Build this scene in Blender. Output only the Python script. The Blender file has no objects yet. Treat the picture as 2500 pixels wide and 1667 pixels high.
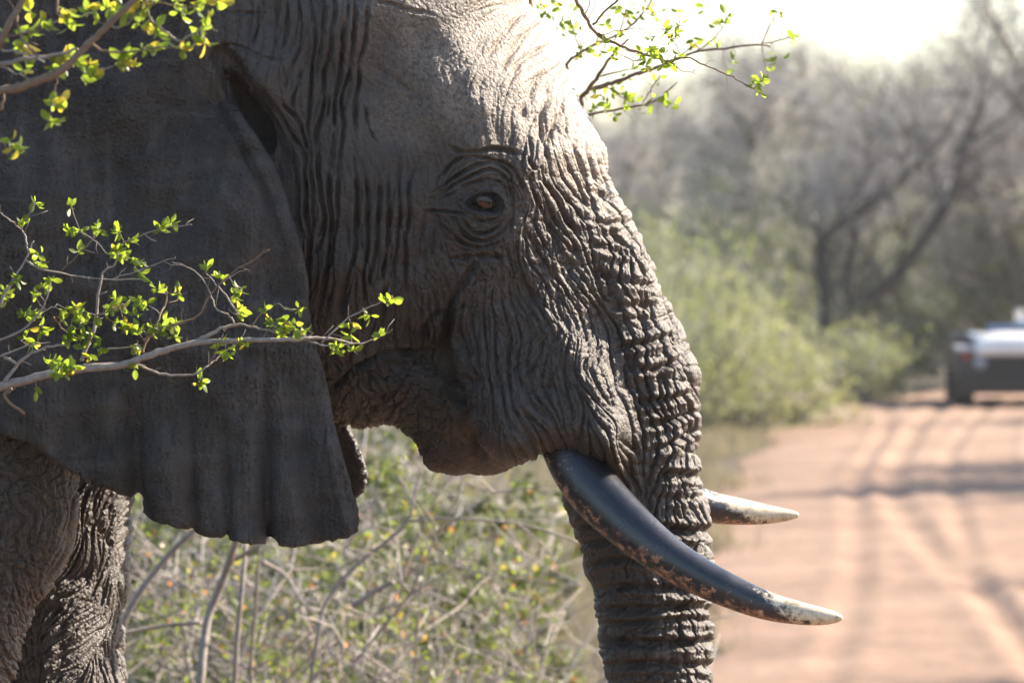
import bpy, math, random
import numpy as np
from mathutils import Vector, Matrix
random.seed(7); RNG = np.random.default_rng(11)
SC = bpy.context.scene
COL = SC.collection

# ------------------------------------------------------------------ camera, sky, sun, exposure
CAM_H = 2.7; FPX = 12500.0; PITCH = math.radians(1.32)
cam_data = bpy.data.cameras.new('camera'); cam = bpy.data.objects.new('camera', cam_data); COL.objects.link(cam)
cam_data.sensor_width = 36.0; cam_data.sensor_fit = 'HORIZONTAL'; cam_data.lens = 36.0*FPX/2500.0
cam.location = (0, 0, CAM_H); cam.rotation_euler = (math.pi/2 - PITCH, 0, 0)
cam_data.clip_start = 0.1; cam_data.clip_end = 3000
cam_data.dof.use_dof = True; cam_data.dof.focus_distance = 9.72; cam_data.dof.aperture_fstop = 7.2
cam_data.dof.aperture_blades = 0
SC.camera = cam

SUN_DIR = Vector((0.76, 0.37, 0.54)).normalized()        # towards the sun: right, a little behind the elephant
world = bpy.data.worlds.new('World'); SC.world = world; world.use_nodes = True
wn = world.node_tree.nodes; wl = world.node_tree.links
sky = wn.new('ShaderNodeTexSky'); sky.sky_type = 'NISHITA'; sky.sun_disc = False
sky.sun_elevation = math.asin(SUN_DIR.z); sky.sun_rotation = math.atan2(SUN_DIR.x, SUN_DIR.y)
sky.altitude = 300; sky.air_density = 1.0; sky.dust_density = 1.3; sky.ozone_density = 1.0
wn['Background'].inputs['Strength'].default_value = 0.08
wl.new(sky.outputs[0], wn['Background'].inputs['Color'])
sun_data = bpy.data.lights.new('sun', 'SUN'); sun = bpy.data.objects.new('sun', sun_data); COL.objects.link(sun)
sun_data.energy = 4.2; sun_data.angle = math.radians(0.53); sun_data.color = (1.0, 0.86, 0.70)
sun.rotation_euler = SUN_DIR.to_track_quat('Z', 'Y').to_euler(); sun.location = (20, 5, 30)
SC.view_settings.view_transform = 'Standard'; SC.view_settings.look = 'None'
SC.view_settings.exposure = 2.05; SC.view_settings.gamma = 1.0; SC.view_settings.use_curve_mapping = False
SC.cycles.use_denoising = True
SC.cycles.max_bounces = 6; SC.cycles.diffuse_bounces = 2; SC.cycles.transparent_max_bounces = 6
SC.cycles.volume_bounces = 0; SC.cycles.caustics_reflective = False; SC.cycles.caustics_refractive = False

# ------------------------------------------------------------------ helpers
def px(u, v, Y):
    """a point of the photograph (2500 x 1667) at distance Y as a place in the world"""
    a = (u-1250.0)/FPX; b = (833.5-v)/FPX
    dy = math.cos(PITCH)+b*math.sin(PITCH); dz = -math.sin(PITCH)+b*math.cos(PITCH)
    t = Y/dy
    return Vector((a*t, Y, CAM_H+dz*t))
def tag(o, label=None, cat=None, group=None, kind=None):
    if label: o['label'] = label
    if cat: o['category'] = cat
    if group: o['group'] = group
    if kind: o['kind'] = kind
    return o
def empty(name, loc=(0, 0, 0)):
    o = bpy.data.objects.new(name, None); o.location = loc; COL.objects.link(o); o.empty_display_size = 0.2
    return o
def mesh_np(name, V, F, smooth=True, mat=None, attrs=None):
    """V (n,3) array, F (m,k) array of one face size"""
    V = np.asarray(V, np.float32); F = np.asarray(F, np.int32)
    me = bpy.data.meshes.new(name); n, (m, k) = len(V), F.shape
    me.vertices.add(n); me.vertices.foreach_set('co', V.ravel())
    me.loops.add(m*k); me.loops.foreach_set('vertex_index', F.ravel())
    me.polygons.add(m); me.polygons.foreach_set('loop_start', np.arange(0, m*k, k, dtype=np.int32))
    me.polygons.foreach_set('loop_total', np.full(m, k, np.int32))
    if smooth: me.polygons.foreach_set('use_smooth', np.ones(m, bool))
    me.update(calc_edges=True)
    for an, arr in (attrs or {}).items():
        at = me.attributes.new(an, 'FLOAT', 'POINT'); at.data.foreach_set('value', np.asarray(arr, np.float32))
    if mat: me.materials.append(mat)
    return me
def obj(name, me, parent=None, loc=None):
    o = bpy.data.objects.new(name, me); COL.objects.link(o)
    if parent is not None:
        o.parent = parent; o.matrix_parent_inverse = Matrix.Translation(-parent.location) if False else Matrix.Identity(4)
    if loc is not None: o.location = loc
    return o

class MB:
    """collects quads and triangles"""
    def __init__(s): s.v = []; s.f = []
    def tube(s, pts, radii, n=6, cap=True):
        pts = [Vector(p) for p in pts]; b = len(s.v); N = len(pts)
        ref = Vector((0.123, 0.45, 0.88)).normalized(); prev = None
        for i, p in enumerate(pts):
            t = (pts[min(i+1, N-1)]-pts[max(i-1, 0)])
            t = t.normalized() if t.length > 1e-9 else Vector((0, 0, 1))
            if prev is None:
                a = t.cross(ref)
                if a.length < 1e-3: a = t.cross(Vector((1, 0, 0)))
            else: a = prev - t*prev.dot(t)
            a.normalize(); prev = a; c = t.cross(a)
            r = radii[i] if hasattr(radii, '__len__') else radii
            for k in range(n):
                an = 2*math.pi*k/n
                s.v.append(p + a*(r*math.cos(an)) + c*(r*math.sin(an)))
        for i in range(N-1):
            for k in range(n):
                k2 = (k+1) % n
                s.f.append((b+i*n+k, b+i*n+k2, b+(i+1)*n+k2, b+(i+1)*n+k))
        if cap:
            s.f.append(tuple(b+k for k in reversed(range(n)))); s.f.append(tuple(b+(N-1)*n+k for k in range(n)))
        return s
    def box(s, x0, x1, y0, y1, z0, z1):
        b = len(s.v)
        for z in (z0, z1):
            for x, y in ((x0, y0), (x1, y0), (x1, y1), (x0, y1)): s.v.append(Vector((x, y, z)))
        s.f += [tuple(b+i for i in q) for q in ((3, 2, 1, 0), (4, 5, 6, 7), (0, 1, 5, 4), (1, 2, 6, 5), (2, 3, 7, 6), (3, 0, 4, 7))]
        return s
    def mesh(s, name, mat=None, smooth=True, bevel=0):
        me = bpy.data.meshes.new(name); me.from_pydata([tuple(v) for v in s.v], [], s.f)
        if smooth: me.polygons.foreach_set('use_smooth', [True]*len(me.polygons))
        if bevel:
            import bmesh
            bm = bmesh.new(); bm.from_mesh(me)
            bmesh.ops.bevel(bm, geom=bm.edges[:], offset=bevel, segments=2, affect='EDGES', profile=0.6)
            bm.to_mesh(me); bm.free()
        me.update()
        if mat: me.materials.append(mat)
        return me
    def build(s, name, mat=None, parent=None, smooth=True, bevel=0):
        return obj(name, s.mesh(name, mat, smooth, bevel), parent)

# ---- materials
def new_mat(name):
    m = bpy.data.materials.new(name); m.use_nodes = True
    nt = m.node_tree; return m, nt, nt.nodes, nt.links, nt.nodes['Principled BSDF']
def node(ns, t, **kw):
    n = ns.new(t)
    for k, v in kw.items():
        if k in n.inputs: n.inputs[k].default_value = v
        else: setattr(n, k, v)
    return n
def ramp(ns, stops):
    r = ns.new('ShaderNodeValToRGB'); e = r.color_ramp.elements
    while len(e) < len(stops): e.new(0.5)
    for i, (p, c) in enumerate(stops):
        e[i].position = p; e[i].color = (*c, 1) if len(c) == 3 else c
    return r
def mix_rgb(ns, ls, fac, a, b, blend='MIX'):
    n = ns.new('ShaderNodeMix'); n.data_type = 'RGBA'; n.blend_type = blend
    for sock, val in ((n.inputs[0], fac), (n.inputs[6], a), (n.inputs[7], b)):
        if hasattr(val, 'is_output'): ls.new(val, sock)
        elif isinstance(val, (int, float)): sock.default_value = val
        else: sock.default_value = (*val, 1) if len(val) == 3 else val
    return n.outputs[2]
def simple_mat(name, col, rough=0.6, metal=0.0, noise=0.12, scale=6.0, spec=0.5, coat=0.0):
    m, nt, ns, ls, b = new_mat(name)
    tc = node(ns, 'ShaderNodeTexCoord'); nz = node(ns, 'ShaderNodeTexNoise', Scale=scale, Detail=4.0)
    ls.new(tc.outputs['Object'], nz.inputs['Vector'])
    lo = tuple(c*(1-noise) for c in col); hi = tuple(min(1, c*(1+noise)) for c in col)
    r = ramp(ns, [(0.3, lo), (0.7, hi)]); ls.new(nz.outputs['Fac'], r.inputs[0]); ls.new(r.outputs[0], b.inputs['Base Color'])
    b.inputs['Roughness'].default_value = rough; b.inputs['Metallic'].default_value = metal
    b.inputs['Specular IOR Level'].default_value = spec; b.inputs['Coat Weight'].default_value = coat
    return m
# ------------------------------------------------------------------ ground, road, verge grass
def noise_color(ns, ls, vec, scale, stops, detail=6.0, rough=.6):
    n = node(ns, 'ShaderNodeTexNoise', Scale=scale, Detail=detail, Roughness=rough); ls.new(vec, n.inputs['Vector'])
    r = ramp(ns, stops); ls.new(n.outputs['Fac'], r.inputs[0]); return r.outputs[0], n.outputs['Fac']
def ground_mat():
    m, nt, ns, ls, b = new_mat('dry_earth'); tc = node(ns, 'ShaderNodeTexCoord')
    c, f = noise_color(ns, ls, tc.outputs['Object'], .35, [(.3, (.030, .026, .017)), (.55, (.055, .045, .030)), (.75, (.10, .075, .05))])
    c2, f2 = noise_color(ns, ls, tc.outputs['Object'], 3.0, [(.35, (.6, .6, .6)), (.7, (1.25, 1.25, 1.2))])
    ls.new(mix_rgb(ns, ls, .8, c, c2, 'MULTIPLY'), b.inputs['Base Color']); b.inputs['Roughness'].default_value = .95
    bp = node(ns, 'ShaderNodeBump', Strength=.5, Distance=.05); ls.new(f2, bp.inputs['Height']); ls.new(bp.outputs[0], b.inputs['Normal'])
    return m
tag(obj('ground', mesh_np('ground', [(-350, -120, 0), (350, -120, 0), (350, 700, 0), (-350, 700, 0)], [(0, 1, 2, 3)], False, ground_mat())), kind='structure')
RC = np.array([(1.2,-30),(1.5,0),(2.9,15),(4.1,32),(5.3,55),(7.0,73),(10.5,90),(17,106),(30,122)], float)
def road_x(Y): return np.interp(Y, RC[:, 1], RC[:, 0])
def road_mat():
    m, nt, ns, ls, b = new_mat('road_sand'); tc = node(ns, 'ShaderNodeTexCoord')
    c, f = noise_color(ns, ls, tc.outputs['Object'], .55, [(.3, (.165, .098, .060)), (.55, (.24, .150, .098)), (.8, (.31, .215, .155))])
    c2, f2 = noise_color(ns, ls, tc.outputs['Object'], 7.0, [(.34, (.45, .45, .47)), (.48, (1, 1, 1)), (.8, (1.15, 1.12, 1.08))])
    ls.new(mix_rgb(ns, ls, .7, c, c2, 'MULTIPLY'), b.inputs['Base Color']); b.inputs['Roughness'].default_value = .95
    bp = node(ns, 'ShaderNodeBump', Strength=.6, Distance=.03); ls.new(f2, bp.inputs['Height']); ls.new(bp.outputs[0], b.inputs['Normal'])
    return m
def make_road():
    Ys = np.concatenate([np.arange(-30, 20, 1.0), np.arange(20, 80, .22), np.arange(80, 122, 1.0)]); n = 91
    cx = np.interp(Ys, RC[:, 1], RC[:, 0]); cx = np.convolve(np.pad(cx, 20, mode='edge'), np.ones(41)/41, 'valid')
    t = np.linspace(-1, 1, n); rg = np.random.default_rng(4)
    wob = np.interp(Ys, np.linspace(-30, 123, 60), rg.normal(0, .25, 60)); wob2 = np.interp(Ys, np.linspace(-30, 123, 91), rg.normal(0, .35, 91))
    X = cx[:, None]+t[None, :]*3.1+np.where(t < 0, (t**4)[None, :]*wob[:, None], (t**4)[None, :]*wob2[:, None])
    Y = np.repeat(Ys[:, None], n, 1); Z = np.full_like(X, .08)
    o = X-cx[:, None]
    for k, (off, w, d, ph) in enumerate([(-1.0,.12,.030,0),(.55,.12,.034,.3),(-.62,.09,.022,1.1),(.98,.09,.026,1.3),(-1.8,.1,.02,2.4),(1.9,.12,.024,3.1)]):
        c = off+.28*np.sin(Ys/11.0+ph)+.06*np.sin(Ys/4.1+2*ph)
        dd = (o-c[:, None])/w
        Z += -d*np.exp(-dd**2)+.6*d*np.exp(-((np.abs(dd)-1.8)/.7)**2)
    low = rg.normal(0, 1, (len(Ys)//3+2, n//4+2)); low = np.kron(low, np.ones((3, 4)))[:len(Ys), :n]
    for _ in range(2):
        low = (low+np.roll(low, 1, 0)+np.roll(low, -1, 0)+np.roll(low, 1, 1)+np.roll(low, -1, 1))/5
    Z += .004*low; edge = 1-np.abs(t)[None, :]**6
    Z = .006+np.maximum(Z-.006, 0)*edge+.004*edge
    V = np.stack([X, Y, np.maximum(Z, .004)], -1).reshape(-1, 3); i = np.arange(len(Ys)-1)[:, None]*n+np.arange(n-1)[None, :]
    tag(obj('road', mesh_np('road', V, np.stack([i, i+1, i+1+n, i+n], -1).reshape(-1, 4), True, road_mat())), kind='structure')
make_road()
# ---- plant materials
def leaf_mat(name, lo, hi, trans, gloss=.35, tmix=.55):
    m, nt, ns, ls, b = new_mat(name)
    oi = node(ns, 'ShaderNodeObjectInfo'); tc = node(ns, 'ShaderNodeTexCoord'); ge = node(ns, 'ShaderNodeNewGeometry')
    nz = node(ns, 'ShaderNodeTexNoise', Scale=9.0, Detail=2.0); ls.new(ge.outputs['Position'], nz.inputs['Vector'])
    ad = node(ns, 'ShaderNodeMath', operation='ADD'); ls.new(oi.outputs['Random'], ad.inputs[0]); ls.new(nz.outputs['Fac'], ad.inputs[1])
    ad2 = node(ns, 'ShaderNodeMath', operation='ADD'); ls.new(ad.outputs[0], ad2.inputs[0]); ls.new(ge.outputs['Random Per Island'], ad2.inputs[1])
    fr = node(ns, 'ShaderNodeMath', operation='FRACT'); ls.new(ad2.outputs[0], fr.inputs[0])
    r = ramp(ns, [(0, lo), (1, hi)]); ls.new(fr.outputs[0], r.inputs[0]); ls.new(r.outputs[0], b.inputs['Base Color'])
    b.inputs['Roughness'].default_value = gloss; b.inputs['Specular IOR Level'].default_value = .4
    tr = node(ns, 'ShaderNodeBsdfTranslucent'); r2 = ramp(ns, [(0, trans), (1, tuple(min(1, c*1.3) for c in trans))]); ls.new(fr.outputs[0], r2.inputs[0]); ls.new(r2.outputs[0], tr.inputs['Color'])
    mx = node(ns, 'ShaderNodeMixShader', Fac=tmix); ls.new(b.outputs[0], mx.inputs[1]); ls.new(tr.outputs[0], mx.inputs[2])
    ls.new(mx.outputs[0], ns['Material Output'].inputs['Surface']); return m
M_LEAF = leaf_mat('fresh_leaf', (.09, .15, .024), (.16, .22, .04), (.32, .43, .04))
M_LEAFY = leaf_mat('yellow_leaf', (.20, .20, .03), (.32, .24, .04), (.52, .45, .05))
M_LEAFO = leaf_mat('orange_leaf', (.30, .12, .03), (.36, .18, .05), (.50, .22, .06))
M_LEAFD = leaf_mat('dull_leaf', (.06, .085, .035), (.10, .12, .05), (.14, .18, .05), .5, .4)
M_LEAFP = leaf_mat('pale_leaf', (.15, .175, .065), (.22, .24, .10), (.29, .32, .11), .5, .45)
M_LEAFT = leaf_mat('thicket_leaf', (.065, .095, .022), (.12, .15, .035), (.20, .26, .035), .45, .5)
M_GRASS = leaf_mat('dry_grass', (.16, .14, .085), (.26, .22, .14), (.22, .19, .11), .7, .4)
def bark(name, lo, hi, scale=18):
    m, nt, ns, ls, b = new_mat(name); tc = node(ns, 'ShaderNodeTexCoord')
    c, f = noise_color(ns, ls, tc.outputs['Object'], scale, [(.3, lo), (.7, hi)], 6, .7); ls.new(c, b.inputs['Base Color']); b.inputs['Roughness'].default_value = .8
    bp = node(ns, 'ShaderNodeBump', Strength=.5, Distance=.004); ls.new(f, bp.inputs['Height']); ls.new(bp.outputs[0], b.inputs['Normal']); return m
M_TWIG = bark('pale_bark', (.16, .135, .115), (.34, .30, .265), 60)
M_TWIGB = bark('brown_bark', (.13, .085, .055), (.24, .17, .115), 40)
M_BARK = bark('dark_bark', (.032, .027, .024), (.07, .06, .052), 6)
M_DRY = bark('dry_twigs', (.31, .285, .265), (.54, .50, .47), 3)
def quads_cloud(P, Dv, Wv, L, W, fold=0.0):
    """leaf or twig strips: centre P, long axis Dv, cross axis Wv"""
    n = len(P); L = np.asarray(L).reshape(-1, 1)*np.ones((n, 1)); W = np.asarray(W).reshape(-1, 1)*np.ones((n, 1))
    a = P-Dv*L*.5; c = P+Dv*L*.5; N = np.cross(Dv, Wv)
    b = P+Wv*W*.5+N*W*fold; d = P-Wv*W*.5+N*W*fold
    V = np.stack([a, b, c, d], 1).reshape(-1, 3); i = np.arange(n)[:, None]*4
    return V, np.concatenate([i, i+1, i+2, i+3], 1)
def rand_dirs(n, rg, zb=0.0):
    d = rg.normal(0, 1, (n, 3)); d[:, 2] += zb; return d/np.linalg.norm(d, axis=1, keepdims=True)
def perp(D, rg):
    r = rand_dirs(len(D), rg); w = np.cross(D, r); return w/np.maximum(np.linalg.norm(w, axis=1, keepdims=True), 1e-6)
def verge_grass():
    rg = np.random.default_rng(12); n = 40000
    Y = rg.uniform(17, 85, n); side = rg.random(n)
    X = np.where(side < .8, road_x(Y)-3.2-.3*np.sin(Y*.7)-.2*np.sin(Y*1.9+1)+rg.normal(0, .18, n)-np.where(rg.random(n) < .35, rg.exponential(.7, n), rg.exponential(3.5, n)), road_x(Y)+3.0+rg.exponential(2.0, n))
    P = np.stack([X, Y, np.zeros(n)], 1); h = rg.uniform(.08, .34, n); D = rand_dirs(n, rg); D[:, 2] = 1.4+rg.random(n); D /= np.linalg.norm(D, axis=1, keepdims=True)
    P = P+D*(h*.45)[:, None]
    V, F = quads_cloud(P, D, perp(D, rg), h, rg.uniform(.008, .02, n)); V[:, 2] = np.maximum(V[:, 2], .003)
    tag(obj('dry_grass', mesh_np('dry_grass', V, F, False, M_GRASS)), 'dry straw coloured grass along the road edge', 'grass', kind='stuff')
verge_grass()
# ------------------------------------------------------------------ the elephant
# local frame: x right, z up in the elephant's own side plane, y = 0 its mid plane (10 m from the camera)
EY = 10.0; S = EY/FPX
ZC = CAM_H - EY*math.tan(PITCH)
def loc2(u, v, D=0.0):
    """side-plane coordinates of a photo point lying D metres nearer than the mid plane"""
    k = (EY-D)/EY
    return ((u-1250.0)*S*k, CAM_H - (EY-D)*math.tan(PITCH) - (v-833.5)*S*k)
def poly(pts, D=0.0): return np.array([loc2(u, v, D) for u, v in pts])
def smooth_poly(P, it=1):
    P = np.asarray(P, float)
    for _ in range(it):
        Q = np.roll(P, -1, 0); P = np.stack([0.75*P+0.25*Q, 0.25*P+0.75*Q], 1).reshape(-1, 2)
    return P
def poly_sdf(P, X, Z):
    """signed distance to closed polygon, negative inside"""
    d2 = np.full(X.shape, 1e9, np.float32); ins = np.zeros(X.shape, bool)
    n = len(P)
    for i in range(n):
        ax, az = P[i]; bx, bz = P[(i+1) % n]; ex, ez = bx-ax, bz-az
        L = ex*ex+ez*ez+1e-12
        t = np.clip(((X-ax)*ex+(Z-az)*ez)/L, 0, 1)
        dx = X-ax-t*ex; dz = Z-az-t*ez
        np.minimum(d2, dx*dx+dz*dz, out=d2)
        c = (az > Z) != (bz > Z)
        if abs(ez) > 1e-9: ins ^= c & (X < ex*(Z-az)/ez+ax)
    d = np.sqrt(d2); return np.where(ins, -d, d)
class Raster:
    """a 2-D field on the side plane with bilinear lookup"""
    def __init__(s, x0, x1, z0, z1, h):
        s.x0, s.z0, s.h = x0, z0, h
        s.nx = int((x1-x0)/h)+2; s.nz = int((z1-z0)/h)+2
        s.X, s.Z = np.meshgrid(x0+np.arange(s.nx)*h, z0+np.arange(s.nz)*h)
        s.X = s.X.astype(np.float32); s.Z = s.Z.astype(np.float32)
    def lookup(s, A, x, z):
        fx = np.clip((x-s.x0)/s.h, 0, s.nx-1.001); fz = np.clip((z-s.z0)/s.h, 0, s.nz-1.001)
        i = fx.astype(np.int32); j = fz.astype(np.int32); fx = fx-i; fz = fz-j
        a = A.ravel(); b = j*s.nx+i
        return (a[b]*(1-fx)+a[b+1]*fx)*(1-fz)+(a[b+s.nx]*(1-fx)+a[b+s.nx+1]*fx)*fz
def idw(ctrl, X, Z, p=1.6, eps=0.03):
    """inverse distance weighting of control rows (x, z, values...)"""
    ctrl = np.asarray(ctrl, float); num = [0]*(ctrl.shape[1]-2); den = 0
    for r in ctrl:
        w = 1.0/((X-r[0])**2+(Z-r[1])**2+eps*eps)**p
        den = den+w
        for k in range(len(num)): num[k] = num[k]+w*r[2+k]
    return [(n/den).astype(np.float32) for n in num]

RS = Raster(-1.35, 0.72, -0.1, 3.75, 0.008)
front_edge = [(1180,-480),(1240,-300),(1262,-120),(1284,0),(1310,28),(1338,79),(1366,130),(1384,153),(1396,189),(1417,240),(1445,288),(1470,329),(1486,370),
    (1497,414),(1505,460),(1531,513),(1548,559),(1561,595),(1582,643),(1592,682),(1604,715),(1620,760),(1636,798),(1662,862),(1683,917)]
head_pts = front_edge + [(1670,990),(1600,1010),(1480,1000),(1330,1010),(1200,960),(1080,930),(950,980),(880,1010),(812,1010),(700,1000),(450,1000),(150,1000),(-150,1000),
    (-300,700),(-300,100),(-150,-350),(150,-430),(420,-380),(600,-430),(820,-560),(1020,-580)]
trunk_pts = [(1560,595),(1592,682),(1636,798),(1662,862),(1683,917),(1692,960),(1694,989),(1708,1027),(1719,1087),(1724,1130),(1720,1159),(1724,1194),(1740,1240),(1741,1275),
    (1736,1300),(1744,1332),(1748,1367),(1742,1440),(1744,1498),(1754,1536),(1748,1570),(1752,1600),(1746,1634),(1748,1660),(1738,1760),(1720,1950),(1690,2200),(1640,2500),(1560,2850),(1460,3150),
    (1340,3380),(1240,3480),(1170,3440),(1200,3340),(1280,3200),(1370,2950),(1440,2600),(1480,2250),(1494,1950),(1484,1720),(1479,1667),(1472,1638),(1462,1595),(1459,1523),(1447,1493),(1443,1459),(1432,1404),
    (1415,1340),(1397,1293),(1384,1251),(1366,1200),(1370,1140),(1380,1000),(1390,850),(1420,700)]
cheek_pts = [(1108,735),(1092,790),(1088,830),(1093,891),(1112,955),(1130,1019),(1150,1060),(1172,1092),(1196,1112),(1227,1138),(1258,1148),(1286,1133),(1314,1127),(1359,1116),(1410,1126),(1453,1134),
    (1484,1149),(1516,1172),(1540,1130),(1548,1060),(1530,960),(1490,860),(1440,760),(1370,680),(1260,640),(1160,670)]
jaw_pts = [(700,900),(760,1010),(811,1030),(852,1053),(890,1069),(913,1062),(944,1063),(974,1076),(997,1094),(1005,1112),(1025,1137),(1056,1155),(1099,1163),(1150,1160),(1168,1169),(1196,1174),
    (1222,1168),(1250,1150),(1275,1120),(1290,1060),(1260,960),(1180,860),(1060,800),(900,780),(760,800)]
d_head = poly_sdf(smooth_poly(poly(head_pts)), RS.X, RS.Z)
d_trunk = poly_sdf(smooth_poly(poly(trunk_pts)), RS.X, RS.Z)
d_cheek = poly_sdf(smooth_poly(poly(cheek_pts, .28)), RS.X, RS.Z)
d_jaw = poly_sdf(smooth_poly(poly(jaw_pts, .1)), RS.X, RS.Z)
def cps(rows, D=0.2): return [(*loc2(r[0], r[1], D), *r[2:]) for r in rows]
T_head, = idw(cps([(-200,300,.40),(300,200,.40),(300,700,.38),(560,100,.375),(640,210,.375),(620,330,.33),(690,500,.335),(740,800,.30),(800,100,.37),(820,450,.355),(900,650,.34),(860,850,.30),(760,1000,.22),
    (1000,150,.335),(950,330,.325),(1050,420,.325),(1080,560,.315),(1000,720,.32),(960,860,.27),(1000,960,.22),(1180,330,.350),(1280,390,.335),(1120,300,.335),(1100,120,.33),(1200,100,.32),(1300,230,.33),(1400,430,.30),(1184,490,.308),(1250,560,.30),
    (1200,640,.285),(1350,600,.275),(1450,650,.24),(1300,800,.25),(1500,850,.20),(1600,850,.18),(1500,1000,.16),(1000,-300,.33),(600,-300,.36)]), RS.X, RS.Z, 1.5, .04)
T_trunk, = idw(cps([(1500,650,.19),(1560,850,.18),(1580,1000,.17),(1580,1200,.155),(1600,1450,.145),(1610,1650,.14),(1600,2000,.13),(1500,2600,.11),(1300,3300,.075)]), RS.X, RS.Z)
T_jaw, = idw(cps([(780,900,.16),(900,900,.19),(1000,950,.20),(1100,1000,.19),(1100,1120,.13),(1200,1150,.10),(900,1050,.15)]), RS.X, RS.Z)

def inflate(d2, T, R, y, yc=0.0):
    a = np.maximum(d2+R, 0)/R; b = (y-yc)/T
    return (np.sqrt(a*a+b*b+1e-9)-1)*np.minimum(R, T)
def smin(a, b, k):
    h = np.clip(0.5+0.5*(b-a)/k, 0, 1); return b*(1-h)+a*h-k*h*(1-h)
def smax(a, b, k): return -smin(-a, -b, k)
def chain(P, x, y, z):
    """rounded tapering limb through rows (x, y, z, r)"""
    d = np.full(x.shape, 1e9, np.float32)
    for (ax, ay, az, ar), (bx, by, bz, br) in zip(P[:-1], P[1:]):
        ex, ey, ez = bx-ax, by-ay, bz-az; L = ex*ex+ey*ey+ez*ez
        t = np.clip(((x-ax)*ex+(y-ay)*ey+(z-az)*ez)/L, 0, 1)
        dd = np.sqrt((x-ax-t*ex)**2+(y-ay-t*ey)**2+(z-az-t*ez)**2)-(ar+t*(br-ar))
        d = np.minimum(d, dd)
    return d
def ell(c, r, x, y, z):
    q = np.sqrt(((x-c[0])/r[0])**2+((y-c[1])/r[1])**2+((z-c[2])/r[2])**2+1e-9)
    return (q-1)*min(r)
def limb(pts, y):
    out = []
    for u, v, r in pts:
        X, Z = loc2(u, v, -y); out.append((X, y, max(Z, 0.0), r))
    return out
near_leg = limb([(-80,980,.22),(-84,1179,.22),(-94,1272,.22),(-152,1345,.22),(-203,1459,.22),(-243,1583,.22),(-266,1667,.22),(-300,2200,.20),(-300,3000,.19),(-290,3700,.215),(-290,3960,.23)], -.24)
far_leg = limb([(60,1000,.24),(62,1213,.222),(52,1380,.215),(50,1500,.212),(55,1667,.212),(60,2300,.20),(60,3000,.19),(65,3650,.215),(65,3950,.23)], .27)
hind_near = limb([(-3300,1500,.30),(-3350,2200,.23),(-3450,2900,.18),(-3400,3700,.20),(-3400,3950,.22)], -.32)
hind_far = limb([(-3050,1500,.30),(-3100,2200,.23),(-3200,2900,.18),(-3160,3700,.20),(-3160,3950,.22)], .32)
crev = [(*loc2(u, v, .33), r, yy) for u, v, r, yy in ((545,140,.020,-.365),(578,190,.029,-.36),(609,240,.034,-.355),(645,310,.033,-.35),(680,390,.027,-.35),(706,465,.020,-.355),(730,550,.010,-.35),(745,630,.005,-.345))]
crev = [(a, yy, b, r) for a, b, r, yy in crev]
crev2 = [(a-.006, yy+.06, b, r*1.1) for a, yy, b, r in crev]
pit = [(*loc2(u, v, .3), r, yy) for u, v, r, yy in ((1125,715,.010,-.325),(1098,748,.034,-.31),(1066,768,.030,-.30))]
pit = [(a, yy, b, r) for a, b, r, yy in pit]
pit2 = [(*loc2(u, v, .3), r, yy) for u, v, r, yy in ((1085,850,.020,-.26),(1020,858,.026,-.28),(960,850,.028,-.285),(900,890,.024,-.27),(840,925,.026,-.25))]
pit2 = [(a, yy, b, r) for a, b, r, yy in pit2]
def sdf(x, y, z):
    L = RS.lookup
    h = inflate(L(d_head, x, z), L(T_head, x, z), .285, y)
    t = inflate(L(d_trunk, x, z), L(T_trunk, x, z), .165, y)
    f = smin(h, t, .07)
    dj = L(d_jaw, x, z)
    j = inflate(dj, L(T_jaw, x, z), .13, y)
    f = smin(f, j, .035)
    f = smax(f, .0-chain(pit2, x, y, z)-.0, .03)
    dc = L(d_cheek, x, z)+np.clip((z-2.45)/.2, 0, 1)*.05; yo = .165-.05*np.clip((z-2.28)/.34, 0, 1)
    c = np.minimum(inflate(dc, .135, .075, y, -yo), inflate(dc, .135, .075, y, yo))
    f = smin(f, c, .05)
    # torso and legs
    b = ell((-2.45, 0, 2.40), (1.45, .66, .85), x, y, z)
    b = smin(b, ell((-1.45, 0, 2.80), (.75, .36, .55), x, y, z), .12)
    lg = np.minimum(chain(near_leg, x, y, z), chain(far_leg, x, y, z))
    hl = np.minimum(chain(hind_near, x, y, z), chain(hind_far, x, y, z))
    b = smin(b, smin(lg, hl, .03), .05)
    f = smin(f, b, .05)
    f = smax(f, -np.minimum(chain(crev, x, y, z), chain(crev2, x, y, z)), .015)
    f = smax(f, -chain(pit, x, y, z), .02)
    return f.astype(np.float32)

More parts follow.
